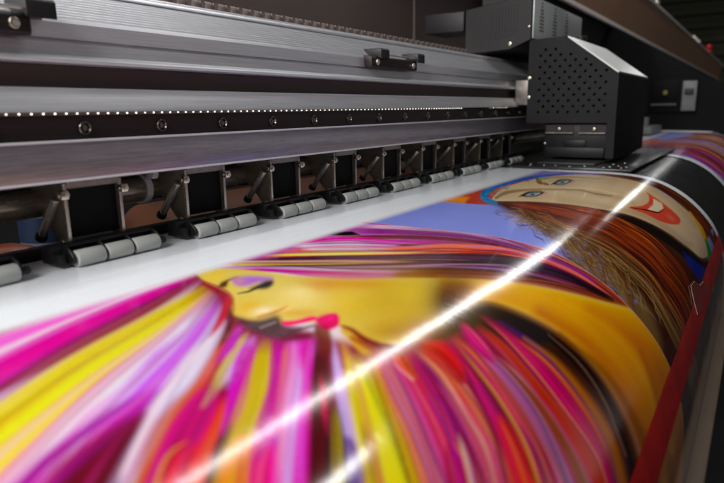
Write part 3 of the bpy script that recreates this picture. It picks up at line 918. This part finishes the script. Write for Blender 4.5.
build('rail_edge', MB().prism_x([(.0212, .1344), (.0206, .1352), (.0206, .1362), (.0214, .1372), (.0216, .1344)], -1.25, 1.25), M['alu'], RL)
build('rail_crown', MB().prism_x([(.0555, .1868), (.0562, .1892), (.0580, .1916), (.0620, .1930), (.0665, .1930), (.0665, .1915), (.0590, .1890)], -1.25, 1.25), M['alu'], RL, 60)


def hexscrew(mb, x, y, z, r, ny=-1):
    """A socket-head screw whose head faces -y."""
    mb.tube((x, y + .002, z), (x, y - r * .55, z), r, 20, r * .22)
    mb.tube((x, y - r * .50, z), (x, y - r * .62, z), r * .55, 6)
    return mb


for xa, xb, tag_l in ((-.150, -.0265, None), (.380, .494, None)):
    cl = build('rail_clamp', MB().prism_x([(.0288, .1500), (.0200, .1495), (.0185, .1515), (.0185, .1605), (.0205, .1628), (.0325, .1640)], xa, xb, .0006), M['strip'], RL)
    for k, x in enumerate((xa + .016, xb - .004)):
        build('clamp_tab', MB().prism_x([(.0150, .1600), (.0150, .1705), (.0170, .1725), (.040, .1725), (.038, .1640), (.0210, .1630)], x, x + .020, .0006), M['black'], cl)
        s = MB()
        hexscrew(s, (xa + .013, xb - .011)[k], .0185, .1560, .0036)
        build('clamp_screw', s, M['nickel'], cl)
    build('clamp_rod', MB().tube((xa + .03, .018, .1655), (xb - .002, .018, .1655), .0012, 10), M['edge'], cl)

# ---- screw strip, diode strip and the blued bar over the rollers
SS = build('screw_strip', MB().box(-1.25, 1.2, .008, .0125, .078, .0995), M['strip'], PR)
for k in range(-1, 17):
    s = MB()
    x, y, z, r = -.0048 + .0636 * k, .0078, .0912, .0042
    s.lathe_y([(.0085, .0046), (.0064, .0046), (.0059, .0042), (.0059, .0037), (.0079, .0027), (.0078, .0020), (.0068, .0019), (.0068, .0004)], x, z, 28)
    build('screw', s, M['screw'], SS)
LS = build('diode_strip', MB().box(-.20, .622, .0068, .0125, .0997, .1018).box(.742, .846, .0068, .0125, .0997, .1018), M['pcb'], PR)
rdl = random.Random(8)
for k in range(-6, 94):
    x = -.0558 + .00770 * k
    if x > .618:
        x = .746 + .0078 * (k - 88) * 1.6
        if x > .842:
            continue
    build('diode', MB().box(x - .0007, x + .0007, .0058, .0067, .1003, .1013, .0004, 1), M['led'] if rdl.random() < .7 else M['led_dim'], LS)
bar = [(-.0005, .0592), (0, .0585), (.0130, .0580), (.0130, .0822), (.0015, .0836), (0, .0828)]
FB = build('roller_bar', MB().prism_x(bar, -1.25, 1.25, .0003, 1), M['bar'], PR)
build('bar_edge', MB().box(-1.25, 1.25, -.0012, .0010, .0574, .0590, .0004), M['edgem'], FB)
build('bar_top_edge', MB().box(-1.25, 1.25, -.0008, .0010, .0826, .0841, .0004), M['edgem'], FB)
build('bar_support', MB().box(-1.25, 1.25, .0132, .075, .0605, .078).box(-1.25, 1.25, .0565, .140, .0782, .1018), M['black'], PR)

# ---- shaft the rollers swing on
SH = build('shaft', MB().tube((-1.2, .0600, .0385), (1.25, .0600, .0385), .0112, 40), M['shaft'], PR)
for k in range(-2, 10):
    x = k * .105
    build('shaft_ring', MB().tube((x + .0255, .060, .0385), (x + .040, .060, .0385), .0124, 36, .0012), M['plastic'], SH)
cb = MB()
cb.lathe_x([(-.0028, .0112), (-.0028, .0128), (.0028, .0128), (.0028, .0112)], .0755, .060, .0385, 40)
cb.box(.0728, .0782, .040, .0492, .0475, .0545, .0008)
hexscrew(cb, .0755, .0402, .0510, .0026)
build('shaft_clamp', cb, M['edgem'], SH)

# ---- cable chain lying on the rail
cc = MB()
n = 74
for k in range(n):
    x = -.45 + k * .0172
    cc.prism_x([(.086, .1925), (.086, .2020), (.090, .2055), (.126, .2055), (.130, .2020), (.130, .1925)], x, x + .0128, .0014, 1)
    cc.box(x + .0125, x + .0176, .0868, .129, .1930, .2047)
build('cable_chain', cc, M['rear'], PR)

# ---- rear cover, hood over the right-hand end and its end wall
rc = MB()
rc.box(-1.3, 1.005, .300, .312, .10, .48)
rc.box(1.009, 1.40, .296, .312, .10, .48)
rc.box(-1.3, 1.40, .312, .33, .05, .44)
build('rear_cover', rc, M['rear'], PR)
HX0, HX1 = .42, 9.0
HD = build('hood', MB().prism_x([(.1600, .4216), (.1240, .5750), (.1320, .5830), (.1900, .5830), (.1720, .4236)], HX0, HX1), M['hood'], PR)
build('hood_edge', MB().box(HX0, HX1, .1550, .1680, .4085, .4230, .002), M['hoodlip'], HD)
build('hood_top_edge', MB().box(HX0, HX1, .1140, .1420, .5730, .5890, .003), M['hoodlip'], HD)
hb = (3.05, 3.2, 5.1, 5.3, 5.5)
for x in hb:
    b = MB()
    b.tube((x, .124, .5886), (x, .124, .601), .016, 6)
    b.tube((x, .124, .599), (x, .124, .611), .008, 12)
    build('hood_bolt', b, M['nickel'], HD)
build('warning_knob', MB().tube((6.6, .124, .5886), (6.6, .124, .61), .03, 16).ball((6.6, .124, .632), .026), M['redm'], HD)
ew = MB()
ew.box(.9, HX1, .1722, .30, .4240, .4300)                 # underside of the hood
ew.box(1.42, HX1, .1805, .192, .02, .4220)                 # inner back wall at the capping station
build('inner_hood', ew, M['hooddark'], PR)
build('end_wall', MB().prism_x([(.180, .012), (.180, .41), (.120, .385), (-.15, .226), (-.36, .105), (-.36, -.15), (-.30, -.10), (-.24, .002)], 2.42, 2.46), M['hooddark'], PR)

# ------------------------------------------------------------------ print carriage
XC = .861
CG = thing('print_carriage', 'charcoal print head carriage with perforated side and sloping lid coloured pale for glare', 'carriage', (XC, -.09, .012))


def face_with_holes(outline, holes, x, r, n=10):
    """Flat plate in the plane x = const with round holes, given (y, z) outline."""
    bm = bmesh.new()
    es = []

    def loop(pts):
        vs = [bm.verts.new((x, y, z)) for y, z in pts]
        for i in range(len(vs)):
            es.append(bm.edges.new((vs[i], vs[(i + 1) % len(vs)])))
    loop(outline)
    for cy, cz in holes:
        loop([(cy + r * math.cos(2 * math.pi * k / n), cz + r * math.sin(2 * math.pi * k / n)) for k in range(n)])
    bmesh.ops.triangle_fill(bm, use_beauty=True, use_dissolve=False, edges=es)
    bmesh.ops.recalc_face_normals(bm, faces=bm.faces[:])
    if bm.faces and bm.faces[0].normal.x > 0:
        bmesh.ops.reverse_faces(bm, faces=bm.faces[:])
    r_ = bmesh.ops.extrude_face_region(bm, geom=bm.faces[:])
    for v in [g for g in r_['geom'] if isinstance(g, bmesh.types.BMVert)]:
        v.co.x += .0014
    mb = MB()
    mb.bm.free()
    mb.bm = bm
    return mb


def inside(pt, poly):
    y, z = pt
    c = False
    for (a, b), (d, e) in zip(poly, poly[1:] + poly[:1]):
        if (b > z) != (e > z) and y < (d - a) * (z - b) / (e - b) + a:
            c = not c
    return c


side = [(-.0130, .0728), (-.0130, .2145), (-.0155, .2165), (-.0797, .2185), (-.1645, .1572), (-.1665, .1540), (-.1665, .0130), (-.1530, .0130), (-.1530, .0728)]
holes = []
keep = [(-.027, .085), (-.027, .1985), (-.068, .2035), (-.154, .158), (-.154, .085)]
for i in range(22):
    for j in range(9):
        y = -.0340 - .01735 * j - (.00868 if i % 2 else 0)
        z = .0918 + .00975 * i
        if inside((y, z), keep):
            holes.append((y, z))
build('side_cover', face_with_holes(side, holes, XC, .0026), M['carriage'], CG, 30)
body = [(-.0135, .0733), (-.0135, .2140), (-.0797, .2165), (-.1630, .1570), (-.1630, .0135), (-.1535, .0135), (-.1535, .0733)]
build('housing', MB().prism_x(body, XC + .010, XC + .292), M['black'], CG)
build('front_cover', MB().box(XC + .0016, XC + .300, -.1668, -.1632, .0130, .1545, .0008), M['blackpanel'], CG)
build('top_cover', MB().prism_x([(-.0130, .2142), (-.0150, .2178), (-.0790, .2200), (-.0790, .2172), (-.0155, .2150)], XC + .0016, XC + .300), M['carriage'], CG)
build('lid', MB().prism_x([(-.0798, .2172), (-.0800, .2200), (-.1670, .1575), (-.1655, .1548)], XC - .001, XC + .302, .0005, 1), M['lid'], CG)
LB = build('lower_block', MB().box(XC + .010, XC + .285, -.1525, -.0440, .0125, .0722, .0015).box(XC + .004, XC + .05, -.150, -.050, .0125, .030, .001)
           .box(XC + .007, XC + .05, -.118, -.080, .030, .043, .001), M['plastic'], CG)
for ya, yb in ((-.0960, -.0480), (-.1505, -.1065)):
    build('ledge', MB().box(XC + .004, XC + .0105, ya, yb, .0545, .0562).box(XC + .008, XC + .0105, ya, yb, .0562, .0690), M['strip'], LB)
    build('ledge_edge', MB().box(XC + .0030, XC + .0040, ya, yb, .0545, .0562), M['edge'], LB)


def side_screw(x, y, z, r):
    return MB().tube((x + .002, y, z), (x - r * .6, y, z), r, 18, r * .3)


for y, z in ((-.0715, .0622), (-.1315, .0622)):
    build('block_screw', side_screw(XC + .006, y, z, .0030), M['nickel'], LB)
build('block_screw', side_screw(XC + .010, -.046, .036, .0022), M['nickel'], LB)
for y, z in ((-.0118, .152), (-.0118, .118)):
    build('cover_screw', side_screw(XC + .001, y - .004, z, .0036), M['nickel'], CG)
build('sensor_block', MB().box(XC + .03, XC + .06, -.0125, .0200, .105, .150, .001), M['tabm'], CG)

# upper electronics box riding over the rail
UB = [(.119, .2030), (.119, .2820), (.0100, .2960), (-.0085, .2960), (-.0085, .2205), (.030, .2060), (.085, .2030)]
sq = []
BX = build('electronics_box', MB().prism_x(UB, XC + .020, XC + .37, .0008, 1), M['boxgrey'], CG)
vt = MB()
for i in range(10):
    for j in range(10):
        y, z = .0700 - .0056 * j, .2262 + .0056 * i + (.0009 * j)
        vt.box(XC + .0188, XC + .0196, y - .0019, y + .0019, z - .0019, z + .0019)
build('vent', vt, M['black'], BX)
build('box_screw', side_screw(XC + .020, .0300, .2155, .0042), M['nickel'], BX)
build('box_screw', side_screw(XC + .020, -.0045, .243, .0022), M['nickel'], BX)
fp = MB()
fp.box(XC + .024, XC + .366, -.0115, -.0090, .2225, .2940, .0008)
FPN = build('front_panel', fp, M['silver'], BX)
vt = MB()
for g in range(3):
    for i in range(9):
        for j in range(1 + i // 2 if i < 6 else 3):
            x = XC + .07 + g * .085 + (j - (i // 2 if i < 6 else 2) / 2) * .009
            vt.box(x - .0025, x + .0025, -.0122, -.0114, .286 - i * .006, .289 - i * .006)
build('front_vent', vt, M['groove'], FPN)
build('cable_gland', MB().tube((XC + .26, -.038, .217), (XC + .26, -.038, .244), .013, 24, .002).tube((XC + .26, -.038, .225), (XC + .26, -.038, .230), .0145, 24), M['plastic'], CG)
build('cable_gland', MB().tube((XC + .20, -.036, .217), (XC + .20, -.036, .236), .011, 24, .002), M['plastic'], CG)
build('chain_arm', MB().box(XC + .012, XC + .10, .1195, .200, .2440, .2790, .001), M['black'], CG)

# black clamping plate over the edge of the sheet
CP = thing('edge_plate', 'flat black screwed plate holding the media edge beneath the carriage', 'media clamp', (.95, -.12, .0008))
build('plate', MB().box(.757, 1.32, -.2140, -.0300, .0012, .0042, .0006), M['apron'], CP)
build('raised_strip', MB().box(.800, 1.20, -.150, -.055, .0044, .0085, .001), M['black'], CP)
rs = random.Random(3)
for k, (x, y) in enumerate([(.772, -.052), (.775, -.075), (.782, -.092), (.770, -.118), (.786, -.138), (.773, -.170), (.790, -.176), (.775, -.196), (.795, -.2), (.80, -.045), (.81, -.186), (.84, -.172), (.87, -.185)]):
    build('plate_screw', MB().tube((x, y, .0040), (x, y, .0058), .0022, 14, .0006), M['nickel'], CP)

# ------------------------------------------------------------------ pinch rollers
UNIT_LABELS = {
    -1: 'pinch roller unit cut off at the left, next to the bottle and orange tool',
    0: 'nearest complete pinch roller unit, left of the silver band clamp on the shaft',
    1: 'second complete pinch roller unit from the left, right of the silver band clamp',
    2: 'third complete pinch roller unit from the left, in front of bright cardboard',
    3: 'fourth complete pinch roller unit from the left, middle one of the visible row',
    4: 'fifth complete pinch roller unit, above the tip of the orange headscarf print',
    5: 'fourth pinch roller unit counted back from the black carriage',
    6: 'third pinch roller unit counted back from the black carriage',
    7: 'second last pinch roller unit before the black carriage',
    8: 'last dim pinch roller unit, right beside the black carriage',
}
GRP = 'pinch roller units pressing on the sheet below the bar'


def make_unit():
    u = thing('pinch_roller_unit', UNIT_LABELS[0], 'pinch roller', (0, 0, 0), GRP)
    # side plates
    pl = [(.0185, .0560), (.0178, .0480), (.0190, .0125), (.0225, .0095), (.0275, .0105), (.0360, .0200), (.0480, .0320), (.0600, .0370), (.0740, .0390), (.0740, .0560)]
    p = build('side_plate', MB().prism_x(pl, -.0192, -.0176, .0004, 1), M['plate'], u)
    build('plate_edge', MB().box(-.0196, -.0172, .0160, .0190, .0125, .0550, .0004, 1), M['edge'], p)
    build('plate_rivet', MB().tube((-.0190, .0235, .0135), (-.0206, .0235, .0135), .0020, 14, .0005), M['nickel'], p)
    p = build('side_plate', MB().prism_x(pl, .0236, .0252, .0004, 1), M['plate'], u)
    build('plate_edge', MB().box(.0232, .0256, .0160, .0190, .0125, .0550, .0004, 1), M['edge'], p)
    build('inner_box', MB().box(-.0174, .0234, .0205, .0300, .0160, .0506, .0006, 1), M['blackpanel'], u)
    t = MB().box(-.0172, .0232, .0150, .0200, .0508, .0566, .0007, 1)
    build('top_tab', t, M['tabm'], u)
    for x in (-.0205, .0262):
        k = MB().box(x - .0030, x + .0030, .0130, .0190, .0440, .0500, .0010, 2)
        k.tube((x, .0135, .0470), (x, .0112, .0470), .0019, 12, .0005)
        k.tube((x - .0042, .016, .0470), (x + .0042, .016, .0470), .0014, 12)
        build('pivot_knob', k, M['nickel'], u)
    # spring rod on the near plate
    sp = MB().tube((-.0228, .0215, .0445), (-.0228, .0440, .0165), .0031, 18, .0006)
    build('spring_rod', sp, M['edge'], u)
    build('rod_stop', MB().tube((-.0228, .0432, .0178), (-.0228, .0462, .0138), .0040, 16, .001), M['plastic'], u)
    # carrier with three wells
    c = MB()
    base = [(.0215, .0025), (.0228, .0080), (.0215, .0120), (.0175, .0150), (.0120, .0152), (.0092, .0136), (.0092, .0025)]
    c.prism_x(base, -.0372, .0440, .0010, 2)
    fin = [(.0090, .0022), (.0090, .0150), (.0050, .0148), (.0010, .0128), (-.0020, .0100), (-.0040, .0070), (-.0036, .0040), (.0010, .0022)]
    for x in (-.0290, -.0050, .0172, .0412):
        c.prism_x(fin, x - .00105, x + .00105, .0004, 1)
    for xa, xb in ((-.0282, -.0058), (-.0042, .0165), (.0180, .0405)):      # hooded arches over the wells
        n = 9
        arch = []
        for i in range(n):
            a = R(20 + 80 * i / (n - 1))
            arch.append((.0020 + .0115 * math.cos(a), .0040 + .0114 * math.sin(a)))
        arch += [(.0020 + .0103 * math.cos(R(20 + 80 * i / (n - 1))), .0040 + .0102 * math.sin(R(20 + 80 * i / (n - 1)))) for i in range(n - 1, -1, -1)]
        arch = [q for q in arch if q[0] > .0045]
        c.prism_x(arch, xa, xb)
    c.box(-.0372, -.0305, .0020, .0110, .0028, .0100, .0008)
    car = build('carrier', c, M['plastic'], u)
    build('axle_pin', MB().tube((.0422, .0000, .0060), (.0472, .0000, .0060), .0026, 16, .0006), M['plastic'], car)
    build('axle', MB().tube((-.0300, .0000, .0060), (.0440, .0000, .0060), .0019, 14), M['nickel'], car)
    for xa, xb in ((-.0268, -.0062), (-.0038, .0160), (.0184, .0398)):
        L = xb - xa
        r = .0058
        build('roller', MB().lathe_x([(0, .0032), (0, r - .0008), (.0003, r - .0003), (.0010, r), (L - .0010, r), (L - .0003, r - .0003), (L, r - .0008), (L, .0032)], xa, 0, .0060, 36), M['rubber'], u)
    return u


unit = make_unit()
for n in range(-1, 9):
    o = unit if n == 0 else copy_tree(unit)
    o.location.x = n * .105
    o['label'] = UNIT_LABELS[n]

# ------------------------------------------------------------------ printed media


def art_panel(name, x0, x1, s0, s1, dx, ds, lift, kind, base, parent):
    nx, ns = int((x1 - x0) / dx) + 1, int((s1 - s0) / ds) + 1
    xs = np.linspace(x0, x1, nx)
    ss = np.linspace(s0, s1, ns)
    y, z = prof_at(ss, lift)
    X = np.broadcast_to(xs[None, :], (ns, nx))
    Y = np.broadcast_to(y[:, None], (ns, nx))
    Zz = np.broadcast_to(z[:, None], (ns, nx))
    S_ = np.broadcast_to(ss[:, None], (ns, nx))
    px, py = to_art(X, Y, Zz)
    P = Painter(px, py, base)
    col = paint_sheet(P, kind, S_)
    org = parent['_o']
    co = np.stack([X - org[0], Y - org[1], Zz - org[2]], -1).reshape(-1, 3).astype(np.float32)
    idx = np.arange(ns * nx).reshape(ns, nx)
    quads = np.stack([idx[:-1, :-1], idx[1:, :-1], idx[1:, 1:], idx[:-1, 1:]], -1).reshape(-1, 4).astype(np.int32)
    me = bpy.data.meshes.new(name)
    me.vertices.add(len(co))
    me.vertices.foreach_set('co', co.ravel())
    me.loops.add(quads.size)
    me.loops.foreach_set('vertex_index', quads.ravel())
    me.polygons.add(len(quads))
    me.polygons.foreach_set('loop_start', np.arange(0, quads.size, 4, dtype=np.int32))
    me.polygons.foreach_set('use_smooth', np.ones(len(quads), bool))
    me.update(calc_edges=True)
    a = me.color_attributes.new('artwork', 'FLOAT_COLOR', 'POINT')
    rgba = np.ones((len(co), 4), np.float32)
    rgba[:, :3] = col.reshape(-1, 3)
    a.data.foreach_set('color', rgba.ravel())
    me.materials.append(M['print'])
    o = bpy.data.objects.new(name, me)
    COL.objects.link(o)
    o.parent = parent
    return o


MS = thing('printed_sheet', 'glossy white vinyl sheet under the rollers, printed with two colourful portraits', 'printed media', (0, -.10, 0))
build('vinyl', sheet(-.9, .7588, -.040, .545, .0002, 240, 2), M['paper'], MS, 60)
p1 = art_panel('printed_panel', -.42, .2048, .0785, .545, .0008, .0008, .0006, 'hair', (226, 212, 226), MS)
p1['label'] = 'printed woman in profile with streaming magenta and yellow hair'
p2 = art_panel('printed_panel', .2062, .729, .0785, .545, .0009, .0009, .0006, 'scarf', (136, 147, 220), MS)
p2['label'] = 'printed smiling face with headscarf and brown curly hair'
build('print_border', sheet(.2048, .2062, .0785, .545, .0006, 200, 2), material('peach print border', (206, 132, 104), .25, 0, vary=.03), MS, 60)

# second sheet further along the platen


def far_sheet():
    t = thing('printed_sheet', 'far glossy sheet with blurred magenta, yellow and blue print beyond the black apron', 'printed media', (1.7, -.10, 0))
    build('vinyl', sheet(1.165, 2.40, -.02, .545, .0002, 200, 2), M['paper'], t, 60)
    x0, x1, s0, s1 = 1.215, 2.36, .085, .545
    nx, ns = 240, 260
    xs, ss = np.linspace(x0, x1, nx), np.linspace(s0, s1, ns)
    y, z = prof_at(ss, .0006)
    X, Sg = np.meshgrid(xs, ss)
    P = Painter((X - x0) * 1000, (Sg - s0) * 1000, (120, 46, 70))
    rnd = random.Random(21)
    pal = [(214, 20, 150), (226, 200, 20), (150, 160, 230), (120, 30, 40), (206, 90, 40), (230, 200, 220), (180, 60, 190), (90, 40, 50), (196, 150, 40), (200, 40, 60)]
    for k in range(70):
        x = rnd.uniform(-40, 1150)
        P.strand([(x, -20), (x + rnd.uniform(-30, 30), 90), (x + rnd.uniform(-70, 60), 240), (x + rnd.uniform(-120, 90), 480)], [6, 14, 22, 30], pal[k % 10], soft=4, fade=(.08, 0))
    P.poly([(560, -10), (1200, -10), (1200, 60), (900, 90), (620, 50)], (150, 160, 232), 14)
    P.poly([(300, -10), (560, -10), (600, 30), (380, 40)], (206, 90, 60), 10)
    col = P.col.reshape(ns, nx, 3)
    co = np.stack([X - 1.7, np.broadcast_to((y + .10)[:, None], X.shape), np.broadcast_to(z[:, None], X.shape)], -1).reshape(-1, 3)
    idx = np.arange(ns * nx).reshape(ns, nx)
    q = np.stack([idx[:-1, :-1], idx[1:, :-1], idx[1:, 1:], idx[:-1, 1:]], -1).reshape(-1, 4)
    me = bpy.data.meshes.new('printed_panel')
    me.from_pydata(co.tolist(), [], q.tolist())
    a = me.color_attributes.new('artwork', 'FLOAT_COLOR', 'POINT')
    rgba = np.ones((len(co), 4), np.float32)
    rgba[:, :3] = col.reshape(-1, 3)
    a.data.foreach_set('color', rgba.ravel())
    for p in me.polygons:
        p.use_smooth = True
    me.materials.append(M['print'])
    o = bpy.data.objects.new('printed_panel', me)
    COL.objects.link(o)
    o.parent = t


far_sheet()

# see-through red overlay across the steep front of the sheet, with a badge on it
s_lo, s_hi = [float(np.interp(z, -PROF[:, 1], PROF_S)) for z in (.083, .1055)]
TP = thing('red_overlay', 'dark red tape lying along the hanging front of the printed sheet', 'overlay', (.2, -.345, -.095))
build('strip', sheet(-.55, .755, s_lo, s_hi, .0010, 24, 2), M['overlay'], TP, 60)


def patch(pts, lift, thick=.0006):
    """Flat outline in (x, s) laid on the media."""
    bm = bmesh.new()
    top = []
    for x, s in pts:
        y, z = prof_at([s], lift)
        top.append(bm.verts.new((x, y[0], z[0])))
    f = bm.faces.new(top)
    r = bmesh.ops.extrude_face_region(bm, geom=[f])
    for v in [g for g in r['geom'] if isinstance(g, bmesh.types.BMVert)]:
        v.co.y -= thick
    return bm


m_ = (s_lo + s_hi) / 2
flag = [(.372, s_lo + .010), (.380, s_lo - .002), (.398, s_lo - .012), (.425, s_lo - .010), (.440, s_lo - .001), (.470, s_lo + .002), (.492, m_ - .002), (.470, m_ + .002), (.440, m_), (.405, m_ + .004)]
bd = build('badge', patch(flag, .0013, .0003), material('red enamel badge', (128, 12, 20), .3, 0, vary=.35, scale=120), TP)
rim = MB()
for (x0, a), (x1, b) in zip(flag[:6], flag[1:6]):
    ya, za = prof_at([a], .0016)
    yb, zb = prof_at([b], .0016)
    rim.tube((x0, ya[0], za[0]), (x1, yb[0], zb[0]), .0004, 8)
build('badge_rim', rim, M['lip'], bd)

# ------------------------------------------------------------------ things lying behind the rollers
CB = thing('paper_roll', 'brown kraft paper roll lying behind the pinch rollers', 'paper roll', (.45, .225, -.125))
pr = MB()
pr.lathe_x([(0, .018), (0, .060), (.64, .060), (.64, .018)], .205, .225, -.0645, 56)
build('roll', pr, M['card'], CB)
build('core', MB().lathe_x([(0, .010), (0, .0178), (.66, .0178), (.66, .010)], .195, .225, -.0645, 32), M['rear'], CB)

OT = thing('orange_tool', 'orange handled tool with pale tip lying behind the leftmost rollers', 'tool', (.055, .20, -.125))
ot = MB()
ot.lathe_x([(-.075, .010), (-.07, .018), (-.05, .021), (-.02, .019), (-.005, .014), (.002, .011)], .055, .20, -.0350, 24)
build('handle', ot, M['orange'], OT)
build('shank', MB().tube((.055, .20, -.0350), (.084, .20, -.0340), .0065, 16), M['orange'], OT)
build('tip', MB().tube((.084, .20, -.0340), (.110, .20, -.0330), .0075, 16, .001), M['cream'], OT)
build('stand', MB().box(-.02, .06, .185, .215, -.1248, -.0550, .003), M['black'], OT)
BT = thing('ink_bottle', 'smoky ink bottle with blue label standing behind the leftmost rollers', 'bottle', (.100, .26, -.125))
bt = bmesh.new()
mbb = MB()
n = 32
rings = []
for z, r in [(-.1248, .022), (-.122, .024), (.012, .024), (.024, .018), (.030, .010), (.042, .010)]:
    rings.append([mbb.bm.verts.new((.100 + r * math.cos(2 * math.pi * k / n), .26 + r * math.sin(2 * math.pi * k / n), z)) for k in range(n)])
for a, b in zip(rings, rings[1:]):
    for k in range(n):
        mbb.bm.faces.new((a[k], a[(k + 1) % n], b[(k + 1) % n], b[k]))
mbb.bm.faces.new(rings[0][::-1])
mbb.bm.faces.new(rings[-1])
build('bottle_body', mbb, M['bottle'], BT)
lb = MB()
rr = []
for z in (-.030, -.004):
    rr.append([lb.bm.verts.new((.100 + .0246 * math.cos(2 * math.pi * k / n), .26 + .0246 * math.sin(2 * math.pi * k / n), z)) for k in range(n)])
for k in range(n):
    lb.bm.faces.new((rr[0][k], rr[0][(k + 1) % n], rr[1][(k + 1) % n], rr[1][k]))
build('bottle_label', lb, M['blue'], BT)
bt.free()

# control panel on the inner end wall of the printer
XE = 2.42
CPN = thing('control_panel', 'blurred grey and dark control panel on the inner wall behind the carriage', 'control panel', (XE, -.08, .12))
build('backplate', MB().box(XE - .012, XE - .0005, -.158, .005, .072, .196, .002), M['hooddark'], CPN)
build('switch_plate', MB().box(XE - .017, XE - .0122, -.156, -.108, .080, .190, .002), M['screen'], CPN)
build('display', MB().box(XE - .017, XE - .0122, -.096, .000, .124, .192, .002), M['hooddark'], CPN)
build('switch', MB().box(XE - .028, XE - .0172, -.146, -.116, .140, .162, .002), M['black'], CPN)
build('button', MB().tube((XE - .0122, -.050, .148), (XE - .026, -.050, .148), .009, 18, .002), M['yellow'], CPN)
tv = MB()
for k in range(9):
    tv.tube((XE - .0122, -.006 - .010 * k, .104), (XE - .020, -.006 - .010 * k, .104), .0036, 10, .001)
build('terminal', tv, M['screen'], CPN)
cp = MB()
cp.box(2.05, 2.30, -.06, .12, .004, .030, .004)
cp.box(2.10, 2.13, -.01, .02, .030, .085, .003)
cp.tube((2.18, -.02, .03), (2.18, -.02, .06), .012, 16)
CS = build('capping_station', cp, M['screen'], PR)

# ------------------------------------------------------------------ light: two runs of ceiling tubes and one short lamp
def tube_lamp(name, x0, x1, y, z, w, radiance):
    d = bpy.data.lights.new(name, 'AREA')
    d.shape = 'RECTANGLE'
    d.size, d.size_y = x1 - x0, w
    d.energy = radiance * math.pi * (x1 - x0) * w
    d.color = (1.0, .995, .985)
    o = bpy.data.objects.new(name, d)
    COL.objects.link(o)
    o.location = ((x0 + x1) / 2, y, z + Z0)
    return o


LZ = 2.0
SK = -.047                                    # the run of tubes is not quite parallel to the printer
for nm, x0, x1, y0, wd, rad in (('ceiling_tube_lamp', -1.6, 6.4, .70, .095, 21), ('tube_reflector_glow', -1.6, 6.4, .70, .36, 1.8)):
    o = tube_lamp(nm, x0, x1, 0, LZ + (.02 if wd > .2 else 0), wd, rad)
    o.location.y = y0 + SK * (x0 + x1) / 2
    o.rotation_euler.z = math.atan(SK)
tube_lamp('ceiling_tube_lamp', 9.6, 11.2, .335, LZ, .095, 21)
tube_lamp('tube_reflector_glow', 9.6, 11.2, .335, LZ + .02, .36, 1.8)
tube_lamp('ceiling_tube_lamp', 11.4, 17.6, .335, LZ, .09, 1.6)
tube_lamp('ceiling_tube_lamp', 1.50, 2.0, -.73, LZ, .14, 28)

# an added broad fill lamp, out of view, lifting paper and rollers
d = bpy.data.lights.new('added_fill_lamp', 'AREA')
d.shape = 'RECTANGLE'
d.size, d.size_y = .8, .7
d.energy = 34
d.color = (1, .98, .95)
fill_ob = bpy.data.objects.new('added_fill_lamp', d)
COL.objects.link(fill_ob)
fill_ob.location = (-1.3, -.08, 1.0 + Z0)
fill_ob.rotation_euler = (Vector((.3, .0, .05)) - Vector((-1.3, -.08, 1.0))).to_track_quat('-Z', 'Y').to_euler()

w = bpy.data.worlds.new('World')
SC.world = w
w.use_nodes = True
# dim workshop around the machine: darker overhead and behind, brighter on the open front side
WN, WL = w.node_tree.nodes, w.node_tree.links
wt = WN.new('ShaderNodeTexCoord')
ws = WN.new('ShaderNodeSeparateXYZ')
WL.new(wt.outputs['Generated'], ws.inputs[0])


def ramp(sock, a, b_, lo=0.0, hi=1.0):
    n = WN.new('ShaderNodeMapRange')
    n.interpolation_type = 'SMOOTHSTEP'
    for k, v in (('From Min', a), ('From Max', b_), ('To Min', lo), ('To Max', hi)):
        n.inputs[k].default_value = v
    WL.new(sock, n.inputs['Value'])
    return n.outputs['Result']


def mul(a, b_):
    n = WN.new('ShaderNodeMath')
    n.operation = 'MULTIPLY'
    WL.new(a, n.inputs[0])
    WL.new(b_, n.inputs[1])
    return n.outputs[0]


# an added low glow on the open side for the rail to mirror
front_glow = mul(mul(ramp(ws.outputs['X'], .25, .5), ramp(ws.outputs['Y'], -.40, -.60)), mul(ramp(ws.outputs['Z'], -.06, .01), ramp(ws.outputs['Z'],   .22, .12, 0, .3)))
add = WN.new('ShaderNodeMath')
add.operation = 'ADD'
WL.new(ramp(ws.outputs['Y'], .15, -.75, .05, .085), add.inputs[0])
WL.new(front_glow, add.inputs[1])
WN['Background'].inputs['Color'].default_value = (1.0, .98, .97, 1)
WL.new(add.outputs[0], WN['Background'].inputs['Strength'])

# ------------------------------------------------------------------ camera
cd = bpy.data.cameras.new('camera')
cam = bpy.data.objects.new('camera', cd)
COL.objects.link(cam)
mw = Matrix([list(RC[i]) + [0] for i in range(3)] + [[0, 0, 0, 1]])
mw.translation = Vector((CAM[0], CAM[1], CAM[2] + Z0))
cam.matrix_world = mw
cd.sensor_width = 36
cd.lens = FPX / PW * 36
cd.clip_start = .01
cd.clip_end = 200
cd.dof.use_dof = True
cd.dof.focus_distance = .60
cd.dof.aperture_fstop = 7.5
SC.camera = cam

SC.view_settings.view_transform = 'Standard'
SC.view_settings.look = 'None'
SC.view_settings.exposure = 0
SC.view_settings.gamma = 1
SC.render.engine = 'CYCLES'
SC.cycles.use_denoising = True
SC.cycles.max_bounces = 8
for o in SC.objects:
    if '_o' in o:
        del o['_o']
